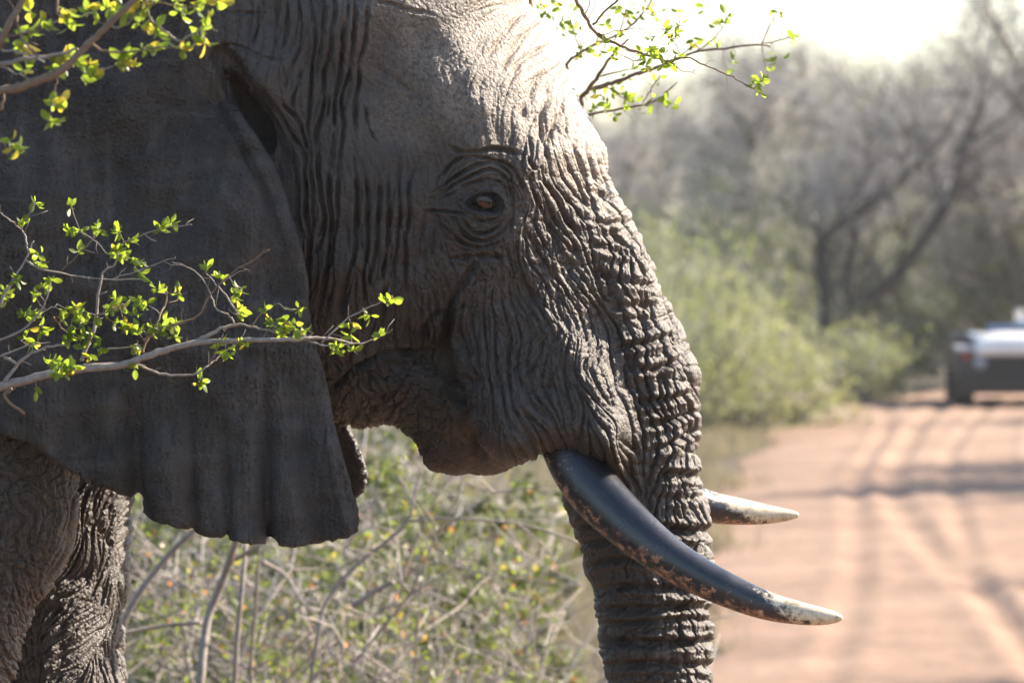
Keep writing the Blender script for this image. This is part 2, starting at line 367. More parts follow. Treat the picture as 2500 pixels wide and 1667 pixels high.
def surface_nets(lo, hi, h):
    n = [int((hi[i]-lo[i])/h)+2 for i in range(3)]
    ax = [lo[i]+np.arange(n[i])*h for i in range(3)]
    F = np.empty(n, np.float32)
    for i in range(0, n[0], 16):
        X, Y, Z = np.meshgrid(ax[0][i:i+16], ax[1], ax[2], indexing='ij')
        F[i:i+16] = sdf(X.astype(np.float32), Y.astype(np.float32), Z.astype(np.float32))
    neg = F < 0
    cnt = np.zeros([m-1 for m in n], np.int8)
    corners = [(a, b, c) for a in (0, 1) for b in (0, 1) for c in (0, 1)]
    sl = lambda a, b, c: (slice(a, n[0]-1+a), slice(b, n[1]-1+b), slice(c, n[2]-1+c))
    for c in corners: cnt += neg[sl(*c)]
    act = (cnt > 0) & (cnt < 8)
    idx = np.full(act.shape, -1, np.int32); A = np.argwhere(act); idx[act] = np.arange(len(A))
    P = np.zeros((len(A), 3)); W = np.zeros(len(A))
    ia, ib, ic = A.T
    for c in corners:
        for d in range(3):
            if c[d]: continue
            e = list(c); e[d] = 1
            f0 = F[ia+c[0], ib+c[1], ic+c[2]]; f1 = F[ia+e[0], ib+e[1], ic+e[2]]
            m = (f0 < 0) != (f1 < 0); t = np.where(m, f0/np.where(m, f0-f1, 1), 0)
            q = np.stack([np.full(len(A), c[k], float) if k != d else t for k in range(3)], 1)
            P += q*m[:, None]; W += m
    P = np.array(lo)+(A+P/W[:, None])*h
    quads = []
    for d in range(3):
        o = [k for k in range(3) if k != d]
        s0 = [slice(1, n[k]-1) for k in range(3)]; s1 = list(s0)
        s0[d] = slice(0, n[d]-1); s1[d] = slice(1, n[d])
        a, b = neg[tuple(s0)], neg[tuple(s1)]
        E = np.argwhere(a != b); fl = a[tuple(E.T)]
        base = E+1; base[:, d] -= 1
        def cell(da, db):
            q = base.copy(); q[:, o[0]] += da; q[:, o[1]] += db; return idx[q[:, 0], q[:, 1], q[:, 2]]
        Q = np.stack([cell(-1, -1), cell(0, -1), cell(0, 0), cell(-1, 0)], 1)
        flip = fl if d != 1 else ~fl
        Q[~flip] = Q[~flip][:, ::-1]
        quads.append(Q)
    return P, np.concatenate(quads)
def project(P, it=2, e=.0015):
    for _ in range(it):
        x, y, z = [P[:, k].astype(np.float32) for k in range(3)]
        f = sdf(x, y, z)
        g = np.stack([sdf(x+e, y, z)-f, sdf(x, y+e, z)-f, sdf(x, y, z+e)-f], 1)/e
        st = f[:, None]*g/np.maximum((g*g).sum(1, keepdims=True), .05)
        L = np.linalg.norm(st, axis=1, keepdims=True)
        P = P-st*np.minimum(1, .015/np.maximum(L, 1e-9))
    return P
def vnormals(V, F):
    a = V[F[:, 2]]-V[F[:, 0]]; b = V[F[:, 3]]-V[F[:, 1]]; n = np.cross(a, b)
    N = np.zeros_like(V)
    for k in range(4):
        for c in range(3): N[:, c] += np.bincount(F[:, k], n[:, c], len(V))
    return N/np.maximum(np.linalg.norm(N, axis=1, keepdims=True), 1e-12)

# ---- skin relief: wrinkle fields grown along a direction field, plus the folds one can name
HU0, HU1, HV0, HV1, HS = -340, 1900, -260, 1860, 2.0      # relief map in side-view units (0.8 mm each), 2 units a cell
HW = int((HU1-HU0)/HS); HH = int((HV1-HV0)/HS)
GU, GV = np.meshgrid(HU0+np.arange(HW)*HS, HV0+np.arange(HH)*HS); GU = GU.astype(np.float32); GV = GV.astype(np.float32)
KX = np.fft.rfftfreq(HW)[None, :]; KY = np.fft.fftfreq(HH)[:, None]; KR = np.sqrt(KX**2+KY**2)
def band(lam, seed, bw=.35):
    r = np.random.default_rng(seed).standard_normal((HH, HW))
    f0 = 1.0/lam
    G = np.exp(-((np.log(np.maximum(KR, 1e-6)/f0))**2)/(2*bw*bw))
    n = np.fft.irfft2(np.fft.rfft2(r)*G, s=(HH, HW)); return (n/n.std()).astype(np.float32)
def blur(A, s):
    return np.fft.irfft2(np.fft.rfft2(A)*np.exp(-2*(math.pi*KR*s)**2), s=(HH, HW)).astype(np.float32)
def lic(N, VX, VY, steps, ds=1.6):
    out = N.copy(); flat = N.ravel(); vx = VX.ravel(); vy = VY.ravel(); wsum = 1.0
    J, I = np.meshgrid(np.arange(HW, dtype=np.float32), np.arange(HH, dtype=np.float32)); out = out.ravel()
    for sg in (1, -1):
        X = J.ravel().copy(); Y = I.ravel().copy(); px_, py_ = sg*vx, sg*vy
        for k in range(steps):
            X += px_*ds; Y += py_*ds
            ii = np.clip(Y+.5, 0, HH-1).astype(np.int32)*HW+np.clip(X+.5, 0, HW-1).astype(np.int32)
            nx, ny = vx[ii], vy[ii]; s = np.where(nx*px_+ny*py_ < 0, -1, 1).astype(np.float32); px_, py_ = nx*s, ny*s
            w = .5+.5*math.cos(math.pi*(k+1)/(steps+1)); out += flat[ii]*w
    o = out.reshape(HH, HW); return o
def unit(n, s=26):
    """even out the local strength"""
    return n/np.sqrt(blur(n*n, s)+1e-6)
# rows: u, v, direction in degrees (v down), then depths in mm: fine long, wide long, fine cross, wide cross, crackle
ctl = [(300,200,90,0,0,0,0,.6),(560,60,92,.6,1.5,.5,0,.8),(620,120,95,.8,1.5,.5,0,.8),(720,60,92,.5,2.0,0,0,.6),(800,250,95,.6,1.5,0,0,.5),(720,330,70,.8,1.5,0,0,.5),(760,500,82,.6,1.5,0,0,.5),(880,480,92,.6,1.5,0,0,.5),(900,640,95,1.2,2.5,.4,0,.6),
    (780,750,95,1.0,3.0,.4,0,.6),(870,800,100,1.5,3.5,.8,0,.8),(950,730,97,2.0,3.0,.8,0,.8),(1000,600,92,1.8,2.0,.8,0,.8),(1040,680,75,2.4,2.0,1.4,0,1.0),
    (950,150,40,.3,.3,.2,0,.5),(930,300,60,.4,.4,.2,0,.5),(1050,250,55,.4,.6,.2,0,.6),(1080,80,140,.3,.5,.2,0,.6),(1200,60,138,.3,1.0,.3,.5,.6),(1290,130,140,.3,1.3,.3,.5,.5),(1250,220,120,.4,.7,.3,0,.6),(1330,240,112,.4,1.4,.3,0,.6),
    (1320,360,100,1.0,2.6,.3,0,.6),(1400,330,75,1.0,2.0,.6,0,.6),(1450,350,70,1.2,2.0,1.5,0,.7),(1180,330,85,.3,.8,.3,0,.5),(1280,430,65,1.2,2.0,.6,0,.7),
    (1390,470,64,1.6,5.0,3.0,1.0,.5),(1460,440,70,1.6,4.5,2.4,1.5,.5),(1360,560,62,2.0,5.0,3.0,1.0,.6),(1480,600,66,1.5,6.0,3.5,3.0,.4),(1540,700,68,1.5,6.0,3.0,5.0,.4),(1420,720,64,2.5,4.5,2.6,2.0,.6),(1320,640,60,3.2,3.5,1.8,0,.8),(1270,600,80,2.8,3.2,1.4,0,.8),
    (1250,720,82,3.2,3.2,1.6,0,.8),(1180,660,80,2.6,2.6,2.0,0,1.2),(1150,600,70,2.0,2.0,2.0,0,1.2),(1330,800,78,3.2,3.0,1.6,0,.8),(1200,820,82,2.6,4.0,1.2,0,.8),(1130,850,88,2.0,4.5,1.0,0,.8),(1180,980,76,2.0,4.5,1.0,0,.8),(1300,900,84,2.8,3.6,1.6,0,.8),(1400,850,100,2.6,3.0,2.0,0,.8),
    (1250,1080,70,2.0,2.8,.8,0,.8),(1360,1050,58,2.0,4.0,1.0,0,.8),(1440,1080,56,1.8,4.5,1.0,0,.8),(1480,950,70,2.0,4.5,2.5,0,.6),(1520,1080,78,1.6,5.5,1.6,0,.6),(1520,850,72,1.6,5.0,3.0,3.0,.6),
    (1600,830,70,1.4,6.0,3.0,6.0,.4),(1640,950,77,1.4,6.0,3.0,7.0,.4),(1580,980,80,1.4,5.5,3.0,5.0,.5),(1680,1100,84,1.4,6.0,3.0,7.0,.4),(1600,1150,95,1.6,5.0,3.5,4.0,.5),(1690,1250,88,1.6,5.5,3.5,7.0,.6),(1580,1250,98,1.8,4.5,3.0,3.0,.6),
    (1720,1400,85,2.0,5.0,4.0,6.0,.8),(1450,1400,62,1.4,1.5,4.0,6.0,.8),(1560,1450,78,1.8,2.2,4.5,6.5,.8),(1700,1550,86,1.8,3.5,5.0,7.0,.8),(1520,1600,84,1.8,2.0,5.0,7.0,.8),(1600,1700,88,1.8,3,5.0,7.0,.8),
    (820,950,60,2.0,2.5,2.0,2.0,3.0),(920,960,70,2.0,3.0,2.6,2.0,3.4),(1030,930,20,2.0,3.0,2.6,1.0,2.6),(1060,1050,40,2.0,2.5,2.6,1.0,2.6),(960,1040,40,1.5,2.0,2.0,1.0,2.4),(1100,1130,20,.8,1.0,.8,0,1.2),(1200,1155,30,.5,.8,.5,0,.8),(1060,820,85,1.6,3.4,1.4,0,1.4),
    (60,1150,75,2.0,1.0,2.0,0,3.6),(60,1400,80,2.0,1.0,2.6,0,3.6),(0,1600,80,2.0,1.0,2.6,0,3.6),
    (260,1300,118,4.5,3.5,0,0,.6),(170,1420,135,4.5,3.0,0,0,.6),(290,1450,100,4.5,3.5,0,0,.6),(200,1560,150,3.5,2.5,0,0,.6),(290,1620,92,5.0,3.5,0,0,.6)]
C = np.array(ctl, float)
rows = np.concatenate([C[:, :2], np.cos(2*np.radians(C[:, 2:3])), np.sin(2*np.radians(C[:, 2:3])), C[:, 3:]/1000.0], 1)
c2, s2, aL1, aL2, aC1, aC2, aI = idw(rows, GU, GV, 2.0, 26.0)
EU, EV = 1184.0, 490.0                                     # the eye
ex, ey = (GU-EU), (GV-EV)
er = np.sqrt((ex/1.35)**2+(ey/.95)**2)
eang = np.arctan2(ey/.95**2, ex/1.35**2)+math.pi/2
ew = np.clip((128-er)/60, 0, 1); ew = ew*ew*(3-2*ew)
c2 = c2*(1-ew)+np.cos(2*eang)*ew; s2 = s2*(1-ew)+np.sin(2*eang)*ew
aL1 = aL1*(1-ew)+.0018*ew; aL2 = aL2*(1-ew)+.0012*ew; aC1 = aC1*(1-ew)+.0014*ew; aI = aI*(1-ew)+.0016*ew
th = .5*np.arctan2(s2, c2)+.16*band(110, 5)+.10*band(50, 55); VX, VY = np.cos(th).astype(np.float32), np.sin(th).astype(np.float32)
def pillow(n, s=.75, p=.55): return np.minimum(np.abs(n)/s, 1.0)**p-1.0
def round_(n, s=1.35):
    q = 1-np.minimum(np.abs(n)/s, 1.0); return np.sqrt(1-q*q)-1.0
CHK = np.clip(np.exp(-((GU-1270)/230)**2-((GV-830)/290)**2)*1.4+np.exp(-((GU-1000)/90)**2-((GV-640)/110)**2)+.3, 0, 1.2)
JAW = np.exp(-((GU-940)/170)**2-((GV-985)/110)**2)+.3*np.exp(-((GU-40)/190)**2-((GV-1420)/330)**2)
H = 1.1*aL1*pillow(unit(lic(band(17, 1), VX, VY, 26)))
H += 2.0*aL2*round_(unit(lic(band(30, 2), VX, VY, 42), 32))
for sg, sd in ((.5, 71), (-.5, 72)):
    H += .9*aL1*pillow(unit(lic(band(30, sd), np.cos(th+sg).astype(np.float32), np.sin(th+sg).astype(np.float32), 16), 34), .5)*CHK
H += 1.0*aC1*round_(unit(lic(band(46, 3), -VY, VX, 10), 46), .9)
H += .5*aC2*round_(unit(lic(band(80, 4), -VY, VX, 40), 80), .6)
H += aI*pillow(np.minimum(np.abs(unit(band(40, 6))), np.abs(unit(band(34, 61))))*1.7, .6)*(1.2+1.6*JAW) + aI*.10*band(6, 8)
H *= 1.6
H += .0035*band(170, 9) + .0012*band(60, 10)               # soft lumps
WU = 2.2*band(70, 41)+.5*band(16, 42); WD = 1+.22*band(36, 43)
def stroke(pts, w, depth, lip=.25):
    """one drawn fold: a sharp valley with a slight lip on both sides"""
    global H
    P = np.array(pts, float)
    for _ in range(2):
        Q = np.stack([.75*P[:-1]+.25*P[1:], .25*P[:-1]+.75*P[1:]], 1).reshape(-1, 2); P = np.concatenate([P[:1], Q, P[-1:]])
    L = np.concatenate([[0], np.cumsum(np.linalg.norm(np.diff(P, axis=0), axis=1))]); Lt = L[-1]
    m = 4*w
    i0, i1 = int(max(0, (P[:, 0].min()-m-HU0)/HS)), int(min(HW, (P[:, 0].max()+m-HU0)/HS+1))
    j0, j1 = int(max(0, (P[:, 1].min()-m-HV0)/HS)), int(min(HH, (P[:, 1].max()+m-HV0)/HS+1))
    if i1 <= i0 or j1 <= j0: return
    U, V = GU[j0:j1, i0:i1]+WU[j0:j1, i0:i1], GV[j0:j1, i0:i1]
    d = np.full(U.shape, 1e9); tt = np.zeros(U.shape)
    for k in range(len(P)-1):
        e = P[k+1]-P[k]; q = np.clip(((U-P[k, 0])*e[0]+(V-P[k, 1])*e[1])/(e@e+1e-9), 0, 1)
        dd = np.hypot(U-P[k, 0]-q*e[0], V-P[k, 1]-q*e[1]); mm = dd < d
        d = np.where(mm, dd, d); tt = np.where(mm, (L[k]+q*(L[k+1]-L[k]))/Lt, tt)
    env = np.clip(np.minimum(tt, 1-tt)*4.5, 0, 1)**.9*np.clip(WD[j0:j1, i0:i1], .4, 1.6)
    H[j0:j1, i0:i1] += env*depth*(-np.exp(-(d/w)**1.25*1.4)+lip*np.exp(-((d-1.7*w)/(.9*w))**2))
def crop(ou, ov, k, *pts): return [(ou+x/k, ov+y/k) for x, y in pts]
c6 = lambda *p: crop(450, 0, 3.92, *p); c7 = lambda *p: crop(450, 350, 3.92, *p); c2_ = lambda *p: crop(1000, 350, 3.92, *p)
for pts, w, dp in [
  (c6((1415,-120),(1415,0),(1425,180),(1420,380),(1405,540),(1340,700),(1330,850),(1330,1000),(1265,1250),(1270,1400),(1290,1568)),7,.011),
  (c6((1560,-100),(1560,60),(1540,250),(1510,420),(1490,640),(1480,850),(1450,1000),(1430,1200),(1420,1400),(1405,1568)),7,.011),
  (c6((1630,-100),(1630,0),(1620,200),(1600,500),(1590,640),(1530,860),(1520,1000),(1530,1200),(1495,1400),(1490,1568)),7,.012),
  (c6((1760,-100),(1760,0),(1730,200),(1720,400),(1680,600),(1660,850),(1650,1000),(1635,1150),(1630,1330),(1690,1360)),7,.010),
  (c6((1230,-80),(1230,60),(1250,250),(1265,450),(1240,620),(1210,850),(1190,1050),(1180,1200),(1215,1400),(1210,1568)),6,.009),
  (c6((1320,-80),(1325,200),(1335,420),(1290,620),(1255,800)),6,.007),
  (c6((1105,-80),(1105,0),(1110,250),(1095,480),(1000,720),(980,900)),5,.007),
  (c6((985,20),(985,250),(970,400),(880,540)),5,.006),(c6((890,0),(890,300),(875,500)),5,.006),(c6((715,0),(715,300),(650,480)),5,.006),
  (c6((540,0),(540,200),(500,400)),5,.004),(c6((380,120),(620,130),(860,120)),6,.004),(c6((300,430),(560,440),(700,540),(900,580),(1000,560)),5,.006),
  (c6((1130,640),(1100,820),(1060,1000),(1040,1060)),6,.008),(c6((870,920),(980,1020),(1080,1150),(1150,1280),(1170,1400),(1180,1568)),7,.012),
  (c6((780,850),(900,1080),(1020,1300),(1120,1400),(1190,1568)),7,.010),(c6((1740,1000),(1740,1180),(1800,1320),(1860,1370)),6,.006),
  (c6((1810,630),(2000,760),(2200,900),(2352,1000)),12,.004),(c6((1800,10),(2000,50),(2150,110),(2352,130)),7,.005),
  (c6((1380,900),(1390,1050),(1330,1150)),5,.006),(c6((960,860),(990,780),(930,620)),6,.007),
  (c7((1290,0),(1280,250),(1310,480),(1340,700),(1310,950),(1200,1130)),8,.013),
  (c7((1405,0),(1390,300),(1400,600),(1410,800),(1390,1000),(1380,1200),(1330,1400),(1290,1568),(1260,1800)),8,.014),
  (c7((1490,0),(1470,200),(1480,500),(1470,700),(1420,950),(1400,1100),(1370,1300),(1350,1568)),7,.010),
  (c7((1635,0),(1640,250),(1665,500),(1660,800),(1620,1000),(1590,1200),(1530,1400),(1500,1568),(1470,1800)),8,.012),
  (c7((1700,100),(1745,400),(1760,700),(1760,900),(1735,1150),(1720,1350),(1720,1568),(1700,1900)),7,.011),
  (c7((1810,200),(1870,300),(1860,600),(1855,900),(1830,1150),(1780,1350),(1730,1480)),7,.010),
  (c7((1960,220),(1950,400),(1955,700),(1950,1000),(1940,1200),(1910,1400),(1900,1568),(1880,1800)),7,.011),
  (c7((2065,100),(2060,400),(2050,700),(2045,1000),(2030,1250),(2000,1450)),6,.009),
  (c7((2220,180),(2150,350),(2140,600),(2160,700),(2120,900),(2130,1100),(2130,1350),(2160,1568)),6,.008),
  (c7((1210,0),(1215,400),(1230,700),(1210,1000)),6,.009),(c7((1050,60),(1170,100),(1130,350),(1150,600),(1180,750),(1195,1000),(1190,1300),(1185,1568)),8,.016),
  (c7((1060,400),(1080,600),(1110,800),(1180,1000)),6,.010),
  (c7((820,430),(890,700),(940,900),(960,1100),(1010,1210),(1030,1400),(1060,1568)),7,.010),(c7((930,600),(950,750),(1020,900),(1030,1100),(1020,1250)),7,.010),
  # forehead folds
  ([(1370,100),(1310,125),(1265,160),(1235,220)],13,.006),([(1340,50),(1295,75),(1255,120),(1220,180)],13,.006),([(1310,10),(1262,45),(1215,105),(1180,160)],14,.006),([(1378,140),(1335,170),(1305,210),(1280,270),(1270,320)],13,.006),([(1345,200),(1325,270),(1318,310),(1338,370),(1350,420)],9,.008),([(1375,220),(1362,300),(1340,350),(1325,410)],9,.008),([(1285,330),(1300,370),(1290,410)],9,.006),([(1400,350),(1425,400),(1440,450)],8,.009),([(1440,370),(1460,420),(1470,450)],7,.008),
  # brow and eyelids
  (c2_((350,0),(480,90),(620,100),(800,50),(960,60),(1030,100),(1130,110)),8,.012),
  (c2_((210,410),(330,260),(480,150),(640,130),(800,170),(960,190),(1060,330),(1100,520)),7,.009),
  (c2_((220,480),(420,330),(600,230),(720,190),(830,195),(950,250),(990,400),(1000,560)),6,.009),
  (c2_((210,560),(420,400),(600,310),(740,245),(840,260),(930,340),(975,470),(985,640)),6,.010),
  (c2_((260,560),(480,440),(650,360),(770,345),(870,370),(920,450),(950,600)),5,.008),
  (c2_((130,650),(280,645),(420,665),(560,690)),5,.008),
  (c2_((480,680),(540,800),(640,870),(760,860),(850,800),(900,720)),6,.009),
  (c2_((440,740),(520,880),(640,930),(780,940),(880,870),(950,760),(970,690)),6,.010),
  (c2_((250,730),(400,860),(540,980),(700,1010),(860,960),(940,880)),6,.009),
  (c2_((1000,600),(990,720),(940,860)),5,.007),(c2_((560,700),(650,750),(740,740),(840,720)),5,.008),
  (c2_((380,1130),(560,1100),(760,1080),(940,1100)),8,.009),
  (c2_((1130,120),(1180,230),(1240,260)),7,.008),(c2_((1150,260),(1170,420),(1250,560),(1330,720)),7,.009),(c2_((1250,330),(1380,450),(1450,600),(1560,780),(1680,920)),8,.010),
  ]: stroke(pts, w*.70, dp*1.1, .14)
for pts, w, dp in [([(1106,742),(1090,800),(1087,840),(1092,895),(1110,958),(1128,1020),(1150,1064),(1172,1096),(1196,1116)],13,.042),([(1190,615),(1160,650),(1125,700),(1100,745),(1088,790)],9,.013),([(1095,848),(1060,852),(1000,862),(940,855),(890,880),(840,920),(800,960)],9,.020),
  ([(1095,765),(1065,768),(1042,790),(1028,830)],9,.022),([(1062,800),(1060,840)],6,.008),([(800,880),(850,900),(900,880)],8,.008)]: stroke(pts, w, dp)
# transverse trunk rings one can follow in the photograph
for pts, w, dp in [
  ([(1420,455),(1460,470),(1520,490)],7,.007),([(1400,520),(1460,545),(1540,545)],7,.008),([(1420,585),(1500,620),(1575,625)],8,.010),([(1440,660),(1530,690),(1600,700)],8,.012),
  ([(1460,760),(1550,745),(1620,745)],8,.012),([(1500,850),(1590,835),(1650,815)],8,.014),([(1520,900),(1600,905),(1680,870)],8,.014),([(1540,985),(1640,975),(1695,955)],8,.014),
  ([(1560,1040),(1640,1030),(1705,1000)],8,.015),([(1580,1110),(1660,1075),(1715,1045)],8,.014),([(1600,1160),(1660,1160),(1725,1163)],9,.018),([(1600,1215),(1680,1215),(1735,1205)],8,.010),
  ([(1600,1290),(1680,1300),(1745,1298)],10,.020),([(1400,1290),(1470,1275),(1560,1200)],8,.010),([(1400,1330),(1480,1325),(1560,1280)],8,.012),([(1430,1390),(1500,1360),(1590,1380)],8,.012),
  ([(1440,1440),(1540,1430),(1640,1440),(1750,1450)],8,.013),([(1450,1487),(1560,1490),(1660,1480),(1760,1490)],9,.014),([(1455,1525),(1540,1520),(1680,1510),(1760,1515)],7,.010),([(1455,1570),(1560,1568),(1680,1572),(1760,1566)],10,.020),
  ([(1470,1632),(1560,1620),(1680,1625),(1760,1628)],9,.016),([(1470,1690),(1600,1680),(1760,1690)],9,.016),([(1470,1750),(1600,1745),(1760,1750)],9,.016)]: stroke(pts, w*1.15, dp*(.62 if pts[0][1] < 1250 else .85), .6)
# eye opening sinks in, dark folded rim round it
alm = np.array([(1138,499),(1154,486),(1172,477),(1192,473),(1209,480),(1220,494),(1223,510),(1207,517),(1184,515),(1160,508)], float)
dA = poly_sdf(smooth_poly(alm), GU, GV)
H += -.022/(1+np.exp(np.clip(dA/2.2, -30, 30)))+.004*np.exp(-((dA-10)/6)**2)
LID = .9*np.exp(-(np.maximum(dA, 0)/24.0)**1.3).astype(np.float32)
def relief(x, y, z):
    k = EY/(EY+y); u = 1250+x/S*k
    v = 833.5-(z-(CAM_H-(EY+y)*math.tan(PITCH)))/S*k
    fx = np.clip((u-HU0)/HS, 0, HW-1.001); fy = np.clip((v-HV0)/HS, 0, HH-1.001)
    i = fx.astype(np.int32); j = fy.astype(np.int32); fx -= i; fy -= j; a = H.ravel(); b = j*HW+i
    r = (a[b]*(1-fx)+a[b+1]*fx)*(1-fy)+(a[b+HW]*(1-fx)+a[b+HW+1]*fx)*fy
    edge = np.clip(np.minimum.reduce([u-HU0-10, HU1-10-u, v-HV0-10, HV1-10-v])/60, 0, 1)
    return r*edge, u, v

EF = np.array([(500,118),(560,228),(628,335),(694,465),(736,610),(753,750),(775,860),(811,1020),(857,1181),(880,1330)], float)   # front edge of the near ear
CP, CQ = surface_nets((-4.1, -.92, -.30), (.46, .92, 3.75), .020)
CP = project(CP, 2)
DUST_SUNLIT = [(1050,80,.55),(1230,100,1.0),(1350,280,1.05),(1420,400,1.0),(1150,220,.65),(1180,380,.3),(1480,500,.5),(1000,300,.32),(900,150,.2),(950,420,.05),(830,200,.03),(1000,450,.03),(1100,420,.08),(700,300,.05),(800,600,0),(1250,480,.1),(1300,620,.12),(1400,540,.15),(1450,640,.15),(1560,700,.3),(1550,850,.08),(1640,900,.2),(1690,1050,.2),(1600,1050,.05),(1240,420,.2),(1330,480,.25),(1100,520,0),(1000,800,0),(900,1000,0),(600,60,.08),(1200,900,.05),(1400,1000,.08),(1650,1500,.1),(250,1400,.12),(60,1350,.05),(-400,600,.2),(1600,1250,.15)]  # pale skin dust, raised on the forehead to paint in its sunlit brightness
def build_body(mat):
    cen = CP[CQ].mean(1); fn = np.cross(CP[CQ[:, 2]]-CP[CQ[:, 0]], CP[CQ[:, 3]]-CP[CQ[:, 1]])
    fn /= np.maximum(np.linalg.norm(fn, axis=1, keepdims=True), 1e-12)
    if (fn[:, 0]*(cen[:, 0]+1)).sum() < 0: raise RuntimeError('inside out')
    k = EY/(EY+cen[:, 1]); u = 1250+cen[:, 0]/S*k; v = 833.5-(cen[:, 2]-(CAM_H-(EY+cen[:, 1])*math.tan(PITCH)))/S*k
    vis = (u > -40) & (u < 1860) & (v > -60) & (v < 1730) & (fn[:, 1] < .55)
    head = vis & (cen[:, 1] < .10)
    farleg = vis & (u < 420) & (v > 1050)
    hidden = (np.interp(v, EF[:, 1], EF[:, 0])-u > 45) & (v > 130) & (v < 1050-.15*(600-u).clip(0, 900)) | (u < 430) & (v < 140)
    fine = (head & ~hidden) | farleg
    n = 11
    Qf = CQ[fine]; t = np.arange(n+1)/n
    A, B = np.meshgrid(t, t, indexing='ij')
    w = np.stack([(1-A)*(1-B), A*(1-B), A*B, (1-A)*B], -1).reshape(-1, 4)
    pts = np.einsum('kc,qcd->qkd', w, CP[Qf])
    fl = pts.reshape(-1, 3); key = np.round(fl*1e5).astype(np.int64)
    kk = (key[:, 0]+600000)*(1 << 42)+(key[:, 1]+600000)*(1 << 21)+(key[:, 2]+600000)
    uq, first, inv = np.unique(kk, return_index=True, return_inverse=True)
    FV = fl[first]; inv = inv.reshape(len(Qf), n+1, n+1)
    FF = np.stack([inv[:, :-1, :-1], inv[:, 1:, :-1], inv[:, 1:, 1:], inv[:, :-1, 1:]], -1).reshape(-1, 4)
    FV = project(FV, 2)
    # relax a little so that the coarse cells do not show
    cnt = np.bincount(FF.ravel(), minlength=len(FV))
    N = vnormals(FV, FF)
    r, uu, vv = relief(FV[:, 0], FV[:, 1], FV[:, 2])
    FV = FV+N*r[:, None]
    rest = CQ[~fine]; used = np.unique(rest); mp = np.full(len(CP), -1); mp[used] = np.arange(len(used))
    CV = CP[used]
    # coarse vertices on the seam reuse the fine ones
    ck = np.round(CV*1e5).astype(np.int64); ckk = (ck[:, 0]+600000)*(1 << 42)+(ck[:, 1]+600000)*(1 << 21)+(ck[:, 2]+600000)
    pos = np.clip(np.searchsorted(uq, ckk), 0, len(uq)-1); hit = uq[pos] == ckk
    newid = np.where(hit, pos, len(FV)+np.cumsum(~hit)-1)
    V = np.concatenate([FV, CV[~hit]]); F = np.concatenate([FF, newid[mp[rest]]])
    V[:, 2] = np.maximum(V[:, 2], 0.0)
    print('body verts', len(V), 'faces', len(F))
    dust_sunlit, = idw([(*loc2(a, b, .3), c) for a, b, c in DUST_SUNLIT], V[:, 0], V[:, 2], 2.3, .03)
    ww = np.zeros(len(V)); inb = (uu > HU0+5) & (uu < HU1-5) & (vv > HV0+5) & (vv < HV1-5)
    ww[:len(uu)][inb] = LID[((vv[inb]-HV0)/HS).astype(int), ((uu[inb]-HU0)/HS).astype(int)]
    return mesh_np('body', V, F, True, mat, {'lid': ww, 'dust_sunlit': dust_sunlit})

